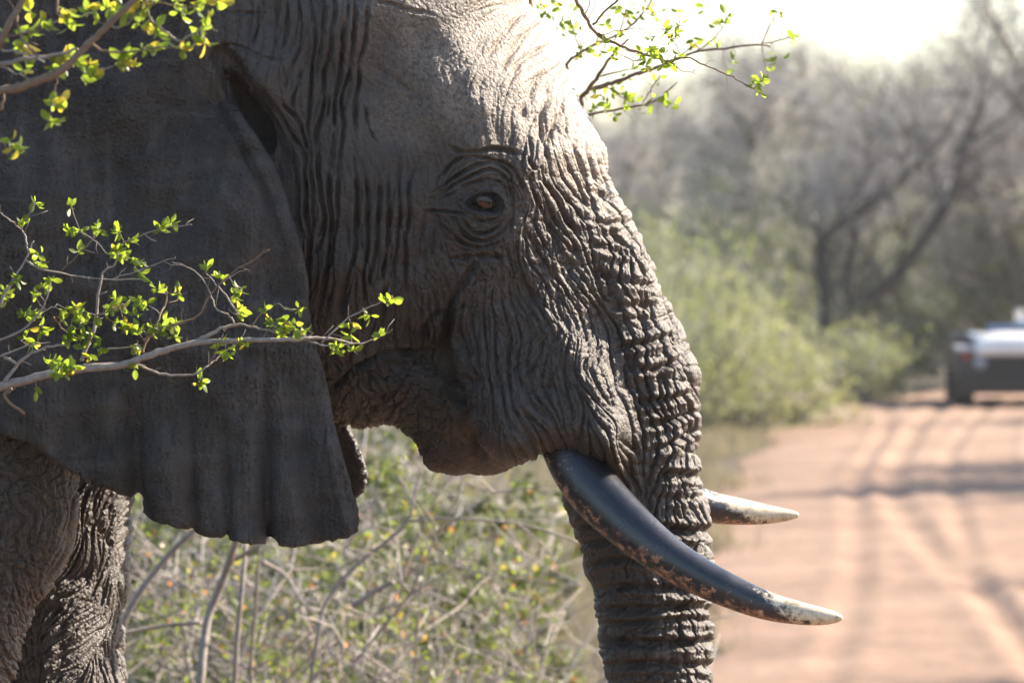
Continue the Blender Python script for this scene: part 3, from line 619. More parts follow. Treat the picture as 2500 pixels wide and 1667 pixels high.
def node_mul(ns, ls, a, k):
    n = node(ns, 'ShaderNodeMath', operation='MULTIPLY'); ls.new(a, n.inputs[0]); n.inputs[1].default_value = k; return n.outputs[0]
def skin_material():
    m, nt, ns, ls, b = new_mat('elephant_skin')
    tc = node(ns, 'ShaderNodeTexCoord')
    n1 = node(ns, 'ShaderNodeTexNoise', Scale=3.2, Detail=6.0, Roughness=.6); ls.new(tc.outputs['Object'], n1.inputs['Vector'])
    n2 = node(ns, 'ShaderNodeTexNoise', Scale=70.0, Detail=6.0, Roughness=.7); ls.new(tc.outputs['Object'], n2.inputs['Vector'])
    n3 = node(ns, 'ShaderNodeTexNoise', Scale=14.0, Detail=5.0, Roughness=.65); ls.new(tc.outputs['Object'], n3.inputs['Vector'])
    r1 = ramp(ns, [(.30, (.0165, .0110, .0078)), (.5, (.0225, .0176, .0146)), (.72, (.0310, .0270, .0248))]); ls.new(n1.outputs['Fac'], r1.inputs[0])
    r2 = ramp(ns, [(.35, (.55, .52, .50)), (.55, (1, 1, 1)), (.75, (1.5, 1.46, 1.40))]); ls.new(n2.outputs['Fac'], r2.inputs[0])
    c = mix_rgb(ns, ls, .75, r1.outputs[0], r2.outputs[0], 'MULTIPLY')
    r3 = ramp(ns, [(.45, (0, 0, 0)), (.75, (1, 1, 1))]); ls.new(n3.outputs['Fac'], r3.inputs[0])
    c = mix_rgb(ns, ls, node_mul(ns, ls, r3.outputs[0], .55), c, (.043, .035, .029))
    du = node(ns, 'ShaderNodeAttribute', attribute_name='dust_sunlit')
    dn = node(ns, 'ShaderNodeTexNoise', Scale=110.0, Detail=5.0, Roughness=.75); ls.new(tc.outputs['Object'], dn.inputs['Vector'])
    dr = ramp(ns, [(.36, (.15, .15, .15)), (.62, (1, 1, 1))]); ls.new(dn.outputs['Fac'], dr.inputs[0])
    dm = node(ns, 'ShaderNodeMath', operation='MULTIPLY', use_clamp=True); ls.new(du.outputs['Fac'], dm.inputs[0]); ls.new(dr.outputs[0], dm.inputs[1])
    c = mix_rgb(ns, ls, node_mul(ns, ls, dm.outputs[0], .85), c, (.38, .305, .24))  # dust colour, lightened so the forehead's sunlight is partly in the skin colour
    lid = node(ns, 'ShaderNodeAttribute', attribute_name='lid'); c = mix_rgb(ns, ls, lid.outputs['Fac'], c, (.012, .011, .011))
    ls.new(c, b.inputs['Base Color'])
    b.inputs['Roughness'].default_value = .50; b.inputs['Specular IOR Level'].default_value = .55
    nb = node(ns, 'ShaderNodeTexNoise', Scale=260.0, Detail=5.0, Roughness=.7); ls.new(tc.outputs['Object'], nb.inputs['Vector'])
    vb = node(ns, 'ShaderNodeTexVoronoi', Scale=95.0); vb.feature = 'DISTANCE_TO_EDGE'; ls.new(tc.outputs['Object'], vb.inputs['Vector'])
    ad = node(ns, 'ShaderNodeMath', operation='MULTIPLY_ADD'); ls.new(vb.outputs['Distance'], ad.inputs[0]); ad.inputs[1].default_value = 1.2; ls.new(nb.outputs['Fac'], ad.inputs[2])
    bp = node(ns, 'ShaderNodeBump', Strength=.85, Distance=.0030); ls.new(ad.outputs[0], bp.inputs['Height']); ls.new(bp.outputs[0], b.inputs['Normal'])
    return m
M_SKIN = skin_material()
elephant = empty('elephant', (-1.0, EY, 0)); tag(elephant, 'large grey wrinkled elephant in profile with two dark tusks beside the dirt road', 'elephant')
def ele_part(name, me, parent=None):
    """mesh given in elephant side-plane coordinates"""
    o = obj(name, me, parent or elephant)
    if parent is None: o.location = (1.0, 0, 0)
    return o
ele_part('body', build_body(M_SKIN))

# ---- ears: thin sheets with their own outline
def ragged(P, zmax, step=.006, amp=.0013, seed=8):
    rg_ = np.random.default_rng(seed); out = []
    for a, b in zip(P, np.roll(P, -1, 0)):
        k = max(1, int(np.linalg.norm(b-a)/step))
        for i in range(k): out.append(a+(b-a)*i/k+(rg_.normal(0, amp, 2) if i and max(a[1], b[1]) < zmax else 0))
    return np.array(out)
def sheet_ear(name, pts, D, ctrl, h, thick, rel, mat):
    P = ragged(poly(pts, D), loc2(0, 1150, D)[1]); lo = P.min(0)-.02; hi = P.max(0)+.02
    nx, nz = int((hi[0]-lo[0])/h), int((hi[1]-lo[1])/h)
    X, Z = np.meshgrid(lo[0]+np.arange(nx)*h, lo[1]+np.arange(nz)*h)
    d = poly_sdf(P, X, Z)
    gz, gx = np.gradient(d, h); gl = np.maximum(np.hypot(gx, gz), .3)
    near = (d > -.45*h) & (d < .95*h)
    X = np.where(near, X-gx/gl*d, X); Z = np.where(near, Z-gz/gl*d, Z); dd = np.where(near, 0, d)
    ok = d < .95*h
    cell = ok[:-1, :-1] & ok[1:, :-1] & ok[:-1, 1:] & ok[1:, 1:]
    yc, = idw([(*loc2(a, b, D), c) for a, b, c in ctrl], X, Z, 1.5, .06)
    R = .016; prof = np.sqrt(np.maximum(0, 1-(1-np.minimum(-dd/R, 1))**2))
    rr = rel(X, Z)
    fy = yc-thick*prof-rr; by = yc+thick*prof-rr*.6
    id0 = np.arange(nx*nz).reshape(nz, nx)
    J, I = np.nonzero(cell)
    q = np.stack([id0[J, I], id0[J, I+1], id0[J+1, I+1], id0[J+1, I]], 1)
    V = np.concatenate([np.stack([X, fy, Z], -1).reshape(-1, 3), np.stack([X, by, Z], -1).reshape(-1, 3)])
    edge = near.ravel(); m2 = np.arange(nx*nz)+nx*nz; m2 = np.where(edge, np.arange(nx*nz), m2)
    F = np.concatenate([q, m2[q][:, ::-1]])
    used = np.unique(F); mp = np.full(len(V), -1); mp[used] = np.arange(len(used))
    return mesh_np(name, V[used], mp[F], True, mat)
ear_pts = [(500,118),(535,175),(560,228),(590,282),(628,335),(664,395),(694,465),(716,540),(736,610),(750,680),(753,750),(760,800),(775,860),(790,910),(803,970),(811,1020),(824,1068),(839,1124),(857,1181),(870,1232),
    (877,1268),(874,1298),(851,1314),(820,1320),(787,1326),(755,1329),(719,1336),(681,1330),(662,1313),(653,1276),(649,1328),(621,1327),(590,1322),(561,1315),(555,1299),(549,1308),(525,1311),(502,1309),(478,1298),(471,1286),(462,1290),(447,1288),
    (405,1277),(370,1267),(347,1250),(350,1217),(338,1200),(323,1212),(300,1206),(276,1195),(234,1183),(231,1171),(213,1174),(200,1153),(183,1155),(162,1136),(128,1113),(77,1079),(43,1068),(0,1050),(-120,990),(-280,880),(-450,660),(-540,380),(-520,60),(-400,-200),(-180,-350),(80,-380),(300,-310),(430,-180),(480,-30)]
def ear_rel(X, Z):
    k = EY/(EY-.4); u = 1250+X/S*k; v = 833.5-(Z-(CAM_H-(EY-.4)*math.tan(PITCH)))/S*k
    lower = np.clip((v-850)/350, 0, 1)
    fold = np.zeros_like(u)
    for cu, w, a, sl in ((655,16,-.011,.02),(560,13,-.007,.03),(478,14,-.008,.05),(350,26,-.024,.10),(250,20,-.008,.2),(130,24,-.008,.3),(770,26,-.010,.18),(710,40,.010,.08),(420,45,.012,.06),(600,38,.006,0),(840,14,.005,.22)):
        c = cu+sl*(v-1250)
        fold += 1.6*a*np.exp(-((u-c)/w)**2)*lower
    fold += .012*np.sin(u/95+v/260)*np.clip(1-lower, 0, 1)*.5+.006*np.sin(v/70+np.sin(u/120)*1.5)*np.clip((v-60)/200, 0, 1)*np.clip((480-v)/200, 0, 1)*.35
    # rolled front rim
    fold += .005*np.exp(-(np.maximum(0, np.abs(ear_front(u, v)-20)-10)/10)**2)*np.clip((v-180)/100, 0, 1)*np.clip((760-v)/250, 0, 1)
    fold -= .010*np.exp(-((ear_front(u, v)-52)/10)**2)*np.clip((v-200)/120, 0, 1)*np.clip((620-v)/200, 0, 1)
    return fold+skinny(u, v)
def ear_front(u, v): return np.interp(v, EF[:, 1], EF[:, 0])-u
HB = None
def skinny(u, v):
    """fine sheet relief taken from the crackle and streak fields"""
    global HB
    if HB is None:
        vx, vy = np.full((HH, HW), .06, np.float32), np.full((HH, HW), .998, np.float32)
        vx2, vy2 = np.full((HH, HW), .99, np.float32), np.full((HH, HW), .05, np.float32)
        a = unit(lic(band(17, 21), vx, vy, 26)); b = unit(lic(band(15, 22), vx2, vy2, 18))
        up = np.clip((700-GV)/250, 0, 1)
        HB = .0034*pillow(a, .6)*(1-up)+.0034*pillow(b, .5)*np.clip((600-GV)/300, 0, 1)+.0020*pillow(unit(band(14, 23)), .6)+.0008*band(6, 26)+.0035*band(120, 24)+.0018*band(45, 25)+.0035*pillow(unit(band(14, 27)), .5)*np.exp(-((GU-590)/70)**2-((GV-330)/70)**2)
    i = np.clip((u-HU0)/HS, 0, HW-1).astype(int); j = np.clip((v-HV0)/HS, 0, HH-1).astype(int)
    return HB[j, i]
ear_ctrl = [(500,120,-.30),(560,230,-.318),(620,330,-.345),(690,470,-.376),(745,680,-.388),(800,960,-.38),(870,1280,-.40),(700,1320,-.43),(500,1300,-.45),(560,900,-.43),(350,1230,-.47),(300,800,-.45),(300,250,-.44),(400,120,-.42),(0,600,-.50),(-300,300,-.52),(0,1050,-.50),(0,-300,-.46),(480,-20,-.40),(560,500,-.42),(560,340,-.40)]
def ear_material():
    m = M_SKIN.copy(); m.name = 'ear_skin'
    for n in m.node_tree.nodes:
        if n.type == 'BUMP': n.inputs['Strength'].default_value = .9; n.inputs['Distance'].default_value = .004
        if n.type == 'TEX_NOISE' and abs(n.inputs['Scale'].default_value-70) < 1: n.inputs['Scale'].default_value = 42
        if n.type == 'TEX_NOISE' and abs(n.inputs['Scale'].default_value-14) < 1: n.inputs['Scale'].default_value = 8
    # lengthwise streaks of paler, rubbed skin
    nt = m.node_tree; ns, ls = nt.nodes, nt.links; b = ns['Principled BSDF']
    tc = node(ns, 'ShaderNodeTexCoord'); old = b.inputs['Base Color'].links[0].from_socket
    for sc, col, lo, hi, det in (((26, 3, 5), (.085, .074, .068), .50, .70, 7.0), ((4, 3, 34), (.072, .058, .050), .53, .72, 7.0), ((5, 3, 4), (.016, .0105, .008), .50, .72, 6.0), ((60, 60, 45), (.070, .062, .058), .58, .74, 6.0)):
        mp = node(ns, 'ShaderNodeMapping'); mp.inputs['Scale'].default_value = sc; ls.new(tc.outputs['Object'], mp.inputs['Vector'])
        nz = node(ns, 'ShaderNodeTexNoise', Scale=1.0, Detail=det, Roughness=.68); ls.new(mp.outputs[0], nz.inputs['Vector'])
        r = ramp(ns, [(lo, (0, 0, 0)), (hi, (1, 1, 1))]); ls.new(nz.outputs['Fac'], r.inputs[0])
        old = mix_rgb(ns, ls, node_mul(ns, ls, r.outputs[0], .7), old, col)
    ls.new(old, b.inputs['Base Color'])
    return m
M_EAR = ear_material()
tag(ele_part('ear', sheet_ear('ear', ear_pts, .42, ear_ctrl, .0026, .007, ear_rel, M_EAR)), 'large smooth near ear with notched lower edge')
far_pts = [(780,760),(830,930),(852,1040),(862,1060),(878,1092),(891,1128),(899,1158),(898,1182),(890,1201),(870,1216),(800,1225),(650,1195),(450,1140),(200,1060),(0,900),(-100,600),(0,200),(250,-50),(550,100),(700,400)]
far_ctrl = [(800,1100,.44),(880,1150,.42),(700,700,.36),(300,600,.46),(0,600,.5)]
def far_rel(X, Z):
    rr = np.random.default_rng(5); k = EY/(EY+.44); u = 1250+X/S*k; v = 833.5-(Z-(CAM_H-(EY+.44)*math.tan(PITCH)))/S*k
    i = np.clip((u-HU0)/HS, 0, HW-1).astype(int); j = np.clip((v-HV0)/HS, 0, HH-1).astype(int)
    return (.006*pillow(unit(band(9, 31)), .8))[j, i]
tag(ele_part('ear', sheet_ear('ear', far_pts, -.44, far_ctrl, .005, .007, far_rel, M_EAR)), 'sunlit lobe of the far ear behind the jaw')

# ---- tusks
def tusk(name, rows, mat):
    P = [(*loc2(u, v, -y), y, r*S*(EY+y)/EY) for u, v, y, r in rows]
    P = np.array([(x, y, z, r*.95) for x, z, y, r in P])
    for _ in range(3):
        Q = np.stack([.75*P[:-1]+.25*P[1:], .25*P[:-1]+.75*P[1:]], 1).reshape(-1, 4); P = np.concatenate([P[:1], Q, P[-1:]])
    n = 40; V = []; al = []; up = []; ar = []
    t = np.gradient(P[:, :3], axis=0); t /= np.linalg.norm(t, axis=1, keepdims=True)
    b = np.cross(t, np.tile([0, 1.0, 0], (len(P), 1))); b /= np.linalg.norm(b, axis=1, keepdims=True); c = np.cross(b, t)
    L = np.concatenate([[0], np.cumsum(np.linalg.norm(np.diff(P[:, :3], axis=0), axis=1))]); L /= L[-1]
    an = np.linspace(0, 2*math.pi, n, endpoint=False)
    rg = np.random.default_rng(3)
    for i in range(len(P)):
        wob = 1+.012*np.sin(an*2+L[i]*9)+.008*np.sin(an*3+1+L[i]*17)
        V.append(P[i, :3]+P[i, 3]*wob[:, None]*(np.cos(an)[:, None]*b[i]+np.sin(an)[:, None]*c[i])); al += [L[i]]*n; ar += list(np.abs(an-math.pi)); up += list(np.cos(an)*np.sign(b[i, 2]))
    V = np.concatenate(V); m = len(P)
    # rounded tip
    tip = P[-1, :3]+t[-1]*P[-1, 3]*.6
    i0 = np.arange(m-1)[:, None]*n+np.arange(n)[None, :]; i1 = np.arange(m-1)[:, None]*n+(np.arange(n)[None, :]+1) % n
    F = np.stack([i0, i1, i1+n, i0+n], -1).reshape(-1, 4)
    V = np.concatenate([V, [tip]]); al.append(1.0); up.append(0); ar.append(0)
    e = (m-1)*n+np.arange(n); e2 = (m-1)*n+(np.arange(n)+1) % n
    F = np.concatenate([F, np.stack([e[::2], e2[::2], e2[1::2], np.full(n//2, len(V)-1)], -1)])
    return mesh_np(name, V, F, True, mat, {'along': al, 'upper': up, 'around': ar})
def tusk_material(name, tip0, wear):
    m, nt, ns, ls, b = new_mat(name)
    tc = node(ns, 'ShaderNodeTexCoord')
    al = node(ns, 'ShaderNodeAttribute', attribute_name='along'); up = node(ns, 'ShaderNodeAttribute', attribute_name='upper')
    nA = node(ns, 'ShaderNodeTexNoise', Scale=16.0, Detail=8.0, Roughness=.68); ls.new(tc.outputs['Object'], nA.inputs['Vector'])
    nB = node(ns, 'ShaderNodeTexNoise', Scale=55.0, Detail=7.0, Roughness=.72); ls.new(tc.outputs['Object'], nB.inputs['Vector'])
    def math_(op, a, b_, c_=None):
        n = node(ns, 'ShaderNodeMath', operation=op)
        for k, v in enumerate((a, b_, c_)):
            if v is None: continue
            if hasattr(v, 'is_output'): ls.new(v, n.inputs[k])
            else: n.inputs[k].default_value = v
        return n.outputs[0]
    dark = ramp(ns, [(.3, (.010, .011, .016)), (.6, (.017, .018, .027)), (.8, (.04, .038, .040))]); ls.new(nA.outputs['Fac'], dark.inputs[0])
    # brown scratched patches along the underside
    f = math_('ADD', math_('MULTIPLY', up.outputs['Fac'], -.16), math_('MULTIPLY', al.outputs['Fac'], .13))
    f = math_('ADD', f, math_('ADD', math_('MULTIPLY', nB.outputs['Fac'], .75), math_('MULTIPLY', nA.outputs['Fac'], .45)))
    rb = ramp(ns, [(.755, (0, 0, 0)), (.85, (1, 1, 1))]); ls.new(f, rb.inputs[0])
    brown = ramp(ns, [(.4, (.10, .045, .022)), (.62, (.36, .20, .12)), (.75, (.55, .40, .28))]); ls.new(nB.outputs['Fac'], brown.inputs[0])
    c = mix_rgb(ns, ls, rb.outputs[0], dark.outputs[0], brown.outputs[0])
    # ivory end
    g = math_('ADD', al.outputs['Fac'], math_('MULTIPLY', math_('ADD', nB.outputs['Fac'], -.5), .42))
    g = math_('ADD', g, math_('MULTIPLY', up.outputs['Fac'], wear))
    rt = ramp(ns, [(tip0-.01, (0, 0, 0)), (tip0+.05, (1, 1, 1))]); ls.new(g, rt.inputs[0])
    iv = ramp(ns, [(.34, (.16, .09, .04)), (.44, (.50, .41, .27)), (.6, (.64, .57, .44))]); ls.new(nB.outputs['Fac'], iv.inputs[0])
    c = mix_rgb(ns, ls, rt.outputs[0], c, iv.outputs[0]); ls.new(c, b.inputs['Base Color'])
    rr = ramp(ns, [(.3, (.18,)*3), (.8, (.36,)*3)]); ls.new(nA.outputs['Fac'], rr.inputs[0]); ls.new(rr.outputs[0], b.inputs['Roughness'])
    b.inputs['Specular IOR Level'].default_value = .65
    an = node(ns, 'ShaderNodeAttribute', attribute_name='around'); cb = node(ns, 'ShaderNodeCombineXYZ'); ls.new(math_('MULTIPLY', al.outputs['Fac'], 5.0), cb.inputs[0]); ls.new(math_('MULTIPLY', an.outputs['Fac'], 9.0), cb.inputs[1])
    ng = node(ns, 'ShaderNodeTexNoise', Scale=4.0, Detail=8.0, Roughness=.7); ls.new(cb.outputs[0], ng.inputs['Vector'])
    gr = ramp(ns, [(.35, (.55, .52, .50)), (.5, (1, 1, 1)), (.68, (1.7, 1.55, 1.4))]); ls.new(ng.outputs['Fac'], gr.inputs[0]); c = mix_rgb(ns, ls, .8, c, gr.outputs[0], 'MULTIPLY'); ls.new(c, b.inputs['Base Color'])
    bp = node(ns, 'ShaderNodeBump', Strength=.35, Distance=.0018); ls.new(math_('ADD', nB.outputs['Fac'], math_('MULTIPLY', ng.outputs['Fac'], .8)), bp.inputs['Height']); ls.new(bp.outputs[0], b.inputs['Normal'])
    return m
tag(ele_part('tusk', tusk('tusk', [(1330,985,-.155,56),(1372,1068,-.17,64),(1420,1162,-.20,69),(1486,1238,-.235,68),(1592,1334,-.29,58),(1689,1398,-.315,50),(1781,1444,-.33,44),(1874,1482,-.34,36),(1960,1499,-.345,29),(2015,1506,-.345,22),(2046,1508,-.345,13),(2056,1508,-.345,7)], tusk_material('near_tusk', .835, .05))), 'long dark stained tusk with a pale worn tip')
tag(ele_part('tusk', tusk('tusk', [(1480,1040,.2,58),(1560,1140,.22,54),(1650,1212,.25,49),(1735,1240,.28,41),(1820,1251,.30,33),(1890,1257,.315,22),(1930,1257,.32,14),(1948,1257,.32,7)], tusk_material('far_tusk', .70, .14))), 'short stump of the far tusk, worn white at its end')

# ---- eye
def surf_y(u, v):
    a, b = -.6, 0.0
    for _ in range(40):
        y = .5*(a+b); x, z = loc2(u, v, -y)
        if sdf(np.array([x], np.float32), np.array([y], np.float32), np.array([z], np.float32))[0] < 0: b = y
        else: a = y
    return .5*(a+b)
def ball(r, n=28, m=18):
    V = [(r*math.sin(math.pi*j/m)*math.cos(2*math.pi*i/n), -r*math.cos(math.pi*j/m), r*math.sin(math.pi*j/m)*math.sin(2*math.pi*i/n)) for j in range(m+1) for i in range(n)]
    F = [(j*n+i, j*n+(i+1) % n, (j+1)*n+(i+1) % n, (j+1)*n+i) for j in range(m) for i in range(n)]
    return np.array(V), np.array(F)
eu, ev = 1181, 489; y0 = surf_y(eu, ev); exx, ezz = loc2(eu, ev, -y0)
V, F = ball(.031); V[:, 1] *= .9
m_ball = simple_mat('eye_white', (.010, .008, .007), .12, 0, .2, 40, .6); m_iris = simple_mat('iris_brown', (.062, .014, .006), .15, 0, .3, 120, .6); m_pup = simple_mat('pupil_black', (.004, .004, .004), .05, 0, .1, 10, .8)
eye = ele_part('eye', mesh_np('eye', V, F[:, ::-1], True, m_ball)); eye.location = (1.0+exx, y0+.0350, ezz-.002); tag(eye, 'dark glossy eye with a red brown iris')
def cap(r, R, dy):
    V = [(0, -math.sqrt(R*R)-dy, 0)]; n = 28
    for j in (1, 2, 3, 4):
        q = r*j/4
        V += [(q*math.cos(2*math.pi*i/n), -math.sqrt(R*R-q*q)*.9-dy-.1*R*(1-(q/r)**2)*.0, q*math.sin(2*math.pi*i/n)) for i in range(n)]
    V[0] = (0, -R*.9-dy, 0)
    F = [(1+j*n+i, 1+(j+1)*n+i, 1+(j+1)*n+(i+1) % n, 1+j*n+(i+1) % n) for j in range(3) for i in range(n)]+[(0, 1+i, 1+(i+1) % n, 1+(i+2) % n) for i in range(0, n, 2)]
    return np.array(V), np.array(F)
V, F = cap(.0105, .031, .0006); V[:, 0] -= .003; V[:, 2] += .002; obj('iris', mesh_np('iris', V, F, True, m_iris), eye)
V, F = cap(.0055, .031, .0012); V[:, 0] -= .001; V[:, 2] += .003; obj('pupil', mesh_np('pupil', V, F, True, m_pup), eye)

# lashes hanging from the upper lid
mb = MB(); rl = np.random.default_rng(9)
for i in range(16):
    t = i/15; x = -.026+.054*t; z = .012+.012*math.sin(math.pi*t)*.6; p = Vector((x, -.034+.012*abs(t-.5), z)); L = rl.uniform(.018, .03)
    mb.tube([p, p+Vector((.004*(t-.5), -.010, -.004)), p+Vector((.012*(t-.5), -.017, -.004-L*.5)), p+Vector((.016*(t-.5)+rl.normal(0, .002), -.019, -.004-L))], [.0007, .0006, .0005, .0002], 4)
    if i == 0: pass
lash = mb.build('eyelashes', simple_mat('lash_hair', (.012, .010, .009), .5), eye); lash['kind'] = 'stuff'
# ------------------------------------------------------------------ leafy shrubs close to the elephant
def leaf_mesh(name, L, W, bend, fold, mat):
    st = [(0, .0), (.12, .32), (.35, .86), (.58, 1.0), (.8, .72), (.94, .3), (1, .0)]
    V = []; F = []
    for t, w in st:
        y = t*L; z = -bend*L*t*t
        V += [(-w*W/2, y, z+fold*w*W), (0, y, z), (w*W/2, y, z+fold*w*W)]
    for i in range(len(st)-1):
        a = i*3
        F += [(a, a+1, a+4, a+3), (a+1, a+2, a+5, a+4)]
    return mesh_np(name, V, F, True, mat)
LEAFS = [leaf_mesh('leaf', .0172, .0090, b, f, m) for b, f, m in ((.1,.15,M_LEAF),(.25,.25,M_LEAF),(-.15,.1,M_LEAF),(.3,.05,M_LEAF),(.15,.2,M_LEAFY))]
def frame(d, roll):
    d = d.normalized(); r = Vector((0, 0, 1)).cross(d)
    if r.length < 1e-3: r = Vector((1, 0, 0))
    r.normalize(); n = d.cross(r)
    r2 = r*math.cos(roll)+n*math.sin(roll); n2 = r2.cross(d)
    return Matrix((r2, d, n2)).transposed()
def smooth3(pts, it=2):
    P = np.array(pts, float)
    for _ in range(it):
        Q = np.stack([.75*P[:-1]+.25*P[1:], .25*P[:-1]+.75*P[1:]], 1).reshape(-1, P.shape[1]); P = np.concatenate([P[:1], Q, P[-1:]])
    return P
def strand(root, name, uv, Y, r0, r1, rg, mat, ylean=.03, n=7, extra=None):
    """a branch through photo points, with knobbly thickness; radii in mm; returns its points"""
    k = len(uv); dy = np.cumsum(rg.normal(0, ylean, k)); dy -= dy[0]
    pts = [px(u, v, Y+d) for (u, v), d in zip(uv, dy)]
    if extra: pts = [Vector(e) for e in extra]+pts
    P = smooth3([tuple(p) for p in pts], 2); m = len(P)
    P[1:-1] += rg.normal(0, .0009, (m-2, 3))
    t = np.linspace(0, 1, m); rad = 1.3*(r0+(r1-r0)*t)*(1+rg.normal(0, .07, m))/1000
    MB().tube(P, list(rad), n).build(name, mat, root)
    return P
def side_twigs(root, P, rg, every, L, mat, r=.7, mb=None):
    """short bare spurs on a branch, one mesh per branch"""
    mb = MB(); S_ = np.linalg.norm(np.diff(P, axis=0), axis=1); T = np.concatenate([[0], np.cumsum(S_)]); s = every*rg.random(); cnt = 0
    while s < T[-1]:
        i = min(np.searchsorted(T, s), len(P)-1); p = Vector(P[i]); d = Vector(P[min(i+1, len(P)-1)])-Vector(P[max(i-1, 0)]); d.normalize()
        q = Vector(rg.normal(0, 1, 3)); q.y *= .6; q = (q-d*q.dot(d)).normalized(); dirn = (d*.6+q).normalized(); l = L*rg.uniform(.4, 1.3)
        a = p+dirn*l*.5+Vector(rg.normal(0, l*.06, 3)); b = p+dirn*l+Vector(rg.normal(0, l*.12, 3))
        mb.tube([p, a, b], [r/1000, r*.8/1000, r*.4/1000], 5); s += every*rg.uniform(.5, 1.6); cnt += 1
    if cnt: mb.build('twigs', mat, root)['kind'] = 'stuff'
def leaf_cluster(root, u, v, n, Y, rg, yellow=.1, size=1.0, spread=9, segs=None, bag=None):
    """a rosette of leaves on a spur that starts at the nearest branch"""
    c = px(u, v, Y+rg.normal(0, .012))
    if segs is not None:
        d = np.linalg.norm(segs-np.array(c), axis=1); j = int(np.argmin(d))
        if .004 < d[j] < .07:
            a = Vector(segs[j]); mid = (a+c)*.5+Vector(rg.normal(0, .004, 3)); bag['tw'].tube([a, mid, c], [.0009, .0008, .0006], 5)
    k = Y/FPX
    for i in range(n):
        p = c+Vector((rg.normal(0, spread*.30), rg.normal(0, spread*.3), rg.normal(0, spread*.28)))*k
        d = Vector((rg.normal(.12, 1), rg.normal(-.1, .75), rg.normal(.0, .85)))
        if d.length < .2: d = Vector((1, 0, 0))
        M = frame(d, rg.uniform(-1.6, 1.6)); s = size*rg.uniform(.65, 1.35)
        me = LEAFS[4] if rg.random() < yellow else LEAFS[rg.integers(0, 4)]
        bag['mats'].append((me, Matrix.Translation(p) @ M.to_4x4() @ Matrix.Scale(s, 4)))
def emit_leaves(root, bag, limit=300):
    L = bag['mats']
    for me, M in L[:limit]:
        o = bpy.data.objects.new('leaf', me); COL.objects.link(o); o.parent = root; o.matrix_local = Matrix.Translation(-root.location) @ M
    if len(L) > limit:
        Vs = []; Fs = []; b = 0
        for me, M in L[limit:]:
            v = [tuple(M @ x.co) for x in me.vertices]; Vs += v; Fs += [tuple(i+b for i in p.vertices) for p in me.polygons]; b += len(v)
        o = obj('leaves', mesh_np('leaves', np.array(Vs)-np.array(root.location), np.array(Fs), True, M_LEAF), root); o['kind'] = 'stuff'
    if bag['tw'].v:
        bag['tw'].build('spurs', M_TWIG, root)['kind'] = 'stuff'
def shift(root):
    """meshes were made in world places; move them under their thing's base"""
    for c in root.children:
        if c.name.split('.')[0] not in ('leaf', 'leaves'): c.location = -root.location

# --- the shrub whose branch crosses the ear
rg = np.random.default_rng(21)
Y = 9.30
sh = empty('leafy_shrub', (-2.6, 9.0, 0)); tag(sh, 'thin leafy branch with small green leaves reaching across the elephant\'s ear', 'shrub', 'leafy shrubs beside the elephant')
MB().tube(smooth3([(-2.6,9.0,-.05),(-2.55,9.0,.6),(-2.3,9.08,1.3),(-2.0,9.15,1.9),tuple(px(-700,1010,9.2))]), [.022]*13+[.02]*20, 9).build('stem', M_TWIG, sh)
M_strands = [([(-700,1010),(-300,985),(-100,960),(0,943),(51,931),(112,915),(194,899),(306,892),(347,874),(408,851),(480,835),(544,832),(614,830),(684,830),(743,828),(766,823),(813,826),(860,839)],8,1.6,M_TWIG),
 ([(480,834),(520,811),(567,791),(614,797),(670,811)],3.4,1.2,M_TWIG),([(785,836),(801,822),(843,778),(895,754),(958,723)],1.7,.7,M_TWIG),([(743,829),(789,846),(860,841),(895,836),(930,822),(958,804)],1.7,.5,M_TWIG),
 ([(204,890),(296,887),(337,892),(367,904),(408,917),(469,915),(476,914),(497,902),(511,890),(530,876),(548,855),(586,834)],2.4,.8,M_TWIG),([(511,890),(527,858),(530,835)],1.2,.7,M_TWIGB),
 ([(200,880),(212,843),(233,800),(235,766),(237,725),(247,684),(251,660),(280,649),(290,613)],3.2,1.0,M_TWIG),([(12,931),(41,890),(71,864),(122,843),(169,841)],3.0,1.2,M_TWIG),
 ([(-60,850),(0,831),(51,811),(98,766),(118,721),(122,690)],2.2,.8,M_TWIG),([(98,766),(141,743)],1.2,.7,M_TWIG),([(-20,780),(0,741),(20,702),(41,668),(63,637),(82,588)],2.6,1.0,M_TWIG),
 ([(63,637),(102,658),(163,670),(245,682),(357,682)],1.8,.7,M_TWIG),([(276,680),(347,658),(429,627)],1.0,.5,M_TWIG),([(69,613),(61,572),(53,560),(20,535),(0,519)],1.3,.8,M_TWIG),([(53,560),(70,525),(88,496)],1.0,.5,M_TWIG),
 ([(151,660),(184,627),(231,580)],1.0,.5,M_TWIGB),([(196,566),(235,586),(261,619)],1.0,.6,M_TWIG),([(290,600),(327,580),(388,558),(469,550)],1.4,.5,M_TWIG),([(235,770),(275,758),(300,742)],1.7,.8,M_TWIG),
 ([(347,860),(359,823),(388,782),(402,741),(408,717),(404,698)],2.2,.9,M_TWIGB),([(408,717),(429,711)],1.0,.7,M_TWIGB),([(351,830),(404,802),(450,787),(485,773),(501,738),(532,698),(572,661),(658,609)],2.2,.8,M_TWIGB),
 ([(572,790),(562,768),(527,757),(520,731),(501,687),(473,658),(420,640)],1.5,.6,M_TWIG),([(588,778),(562,736),(532,696),(506,670)],1.6,.8,M_TWIG),([(10,870),(41,890)],2.6,2.2,M_TWIG),([(0,870),(60,845),(122,835)],1.6,.8,M_TWIG),
 ([(130,775),(150,800),(180,825)],1.5,.8,M_TWIGB),([(60,1010),(0,965),(30,950)],2.2,2.6,M_TWIGB),([(532,696),(560,675),(600,658)],1.0,.6,M_TWIG),([(614,797),(640,762),(680,740)],1.2,.6,M_TWIGB),([(240,855),(300,848),(345,842)],1.2,.6,M_TWIG)]
segs = []
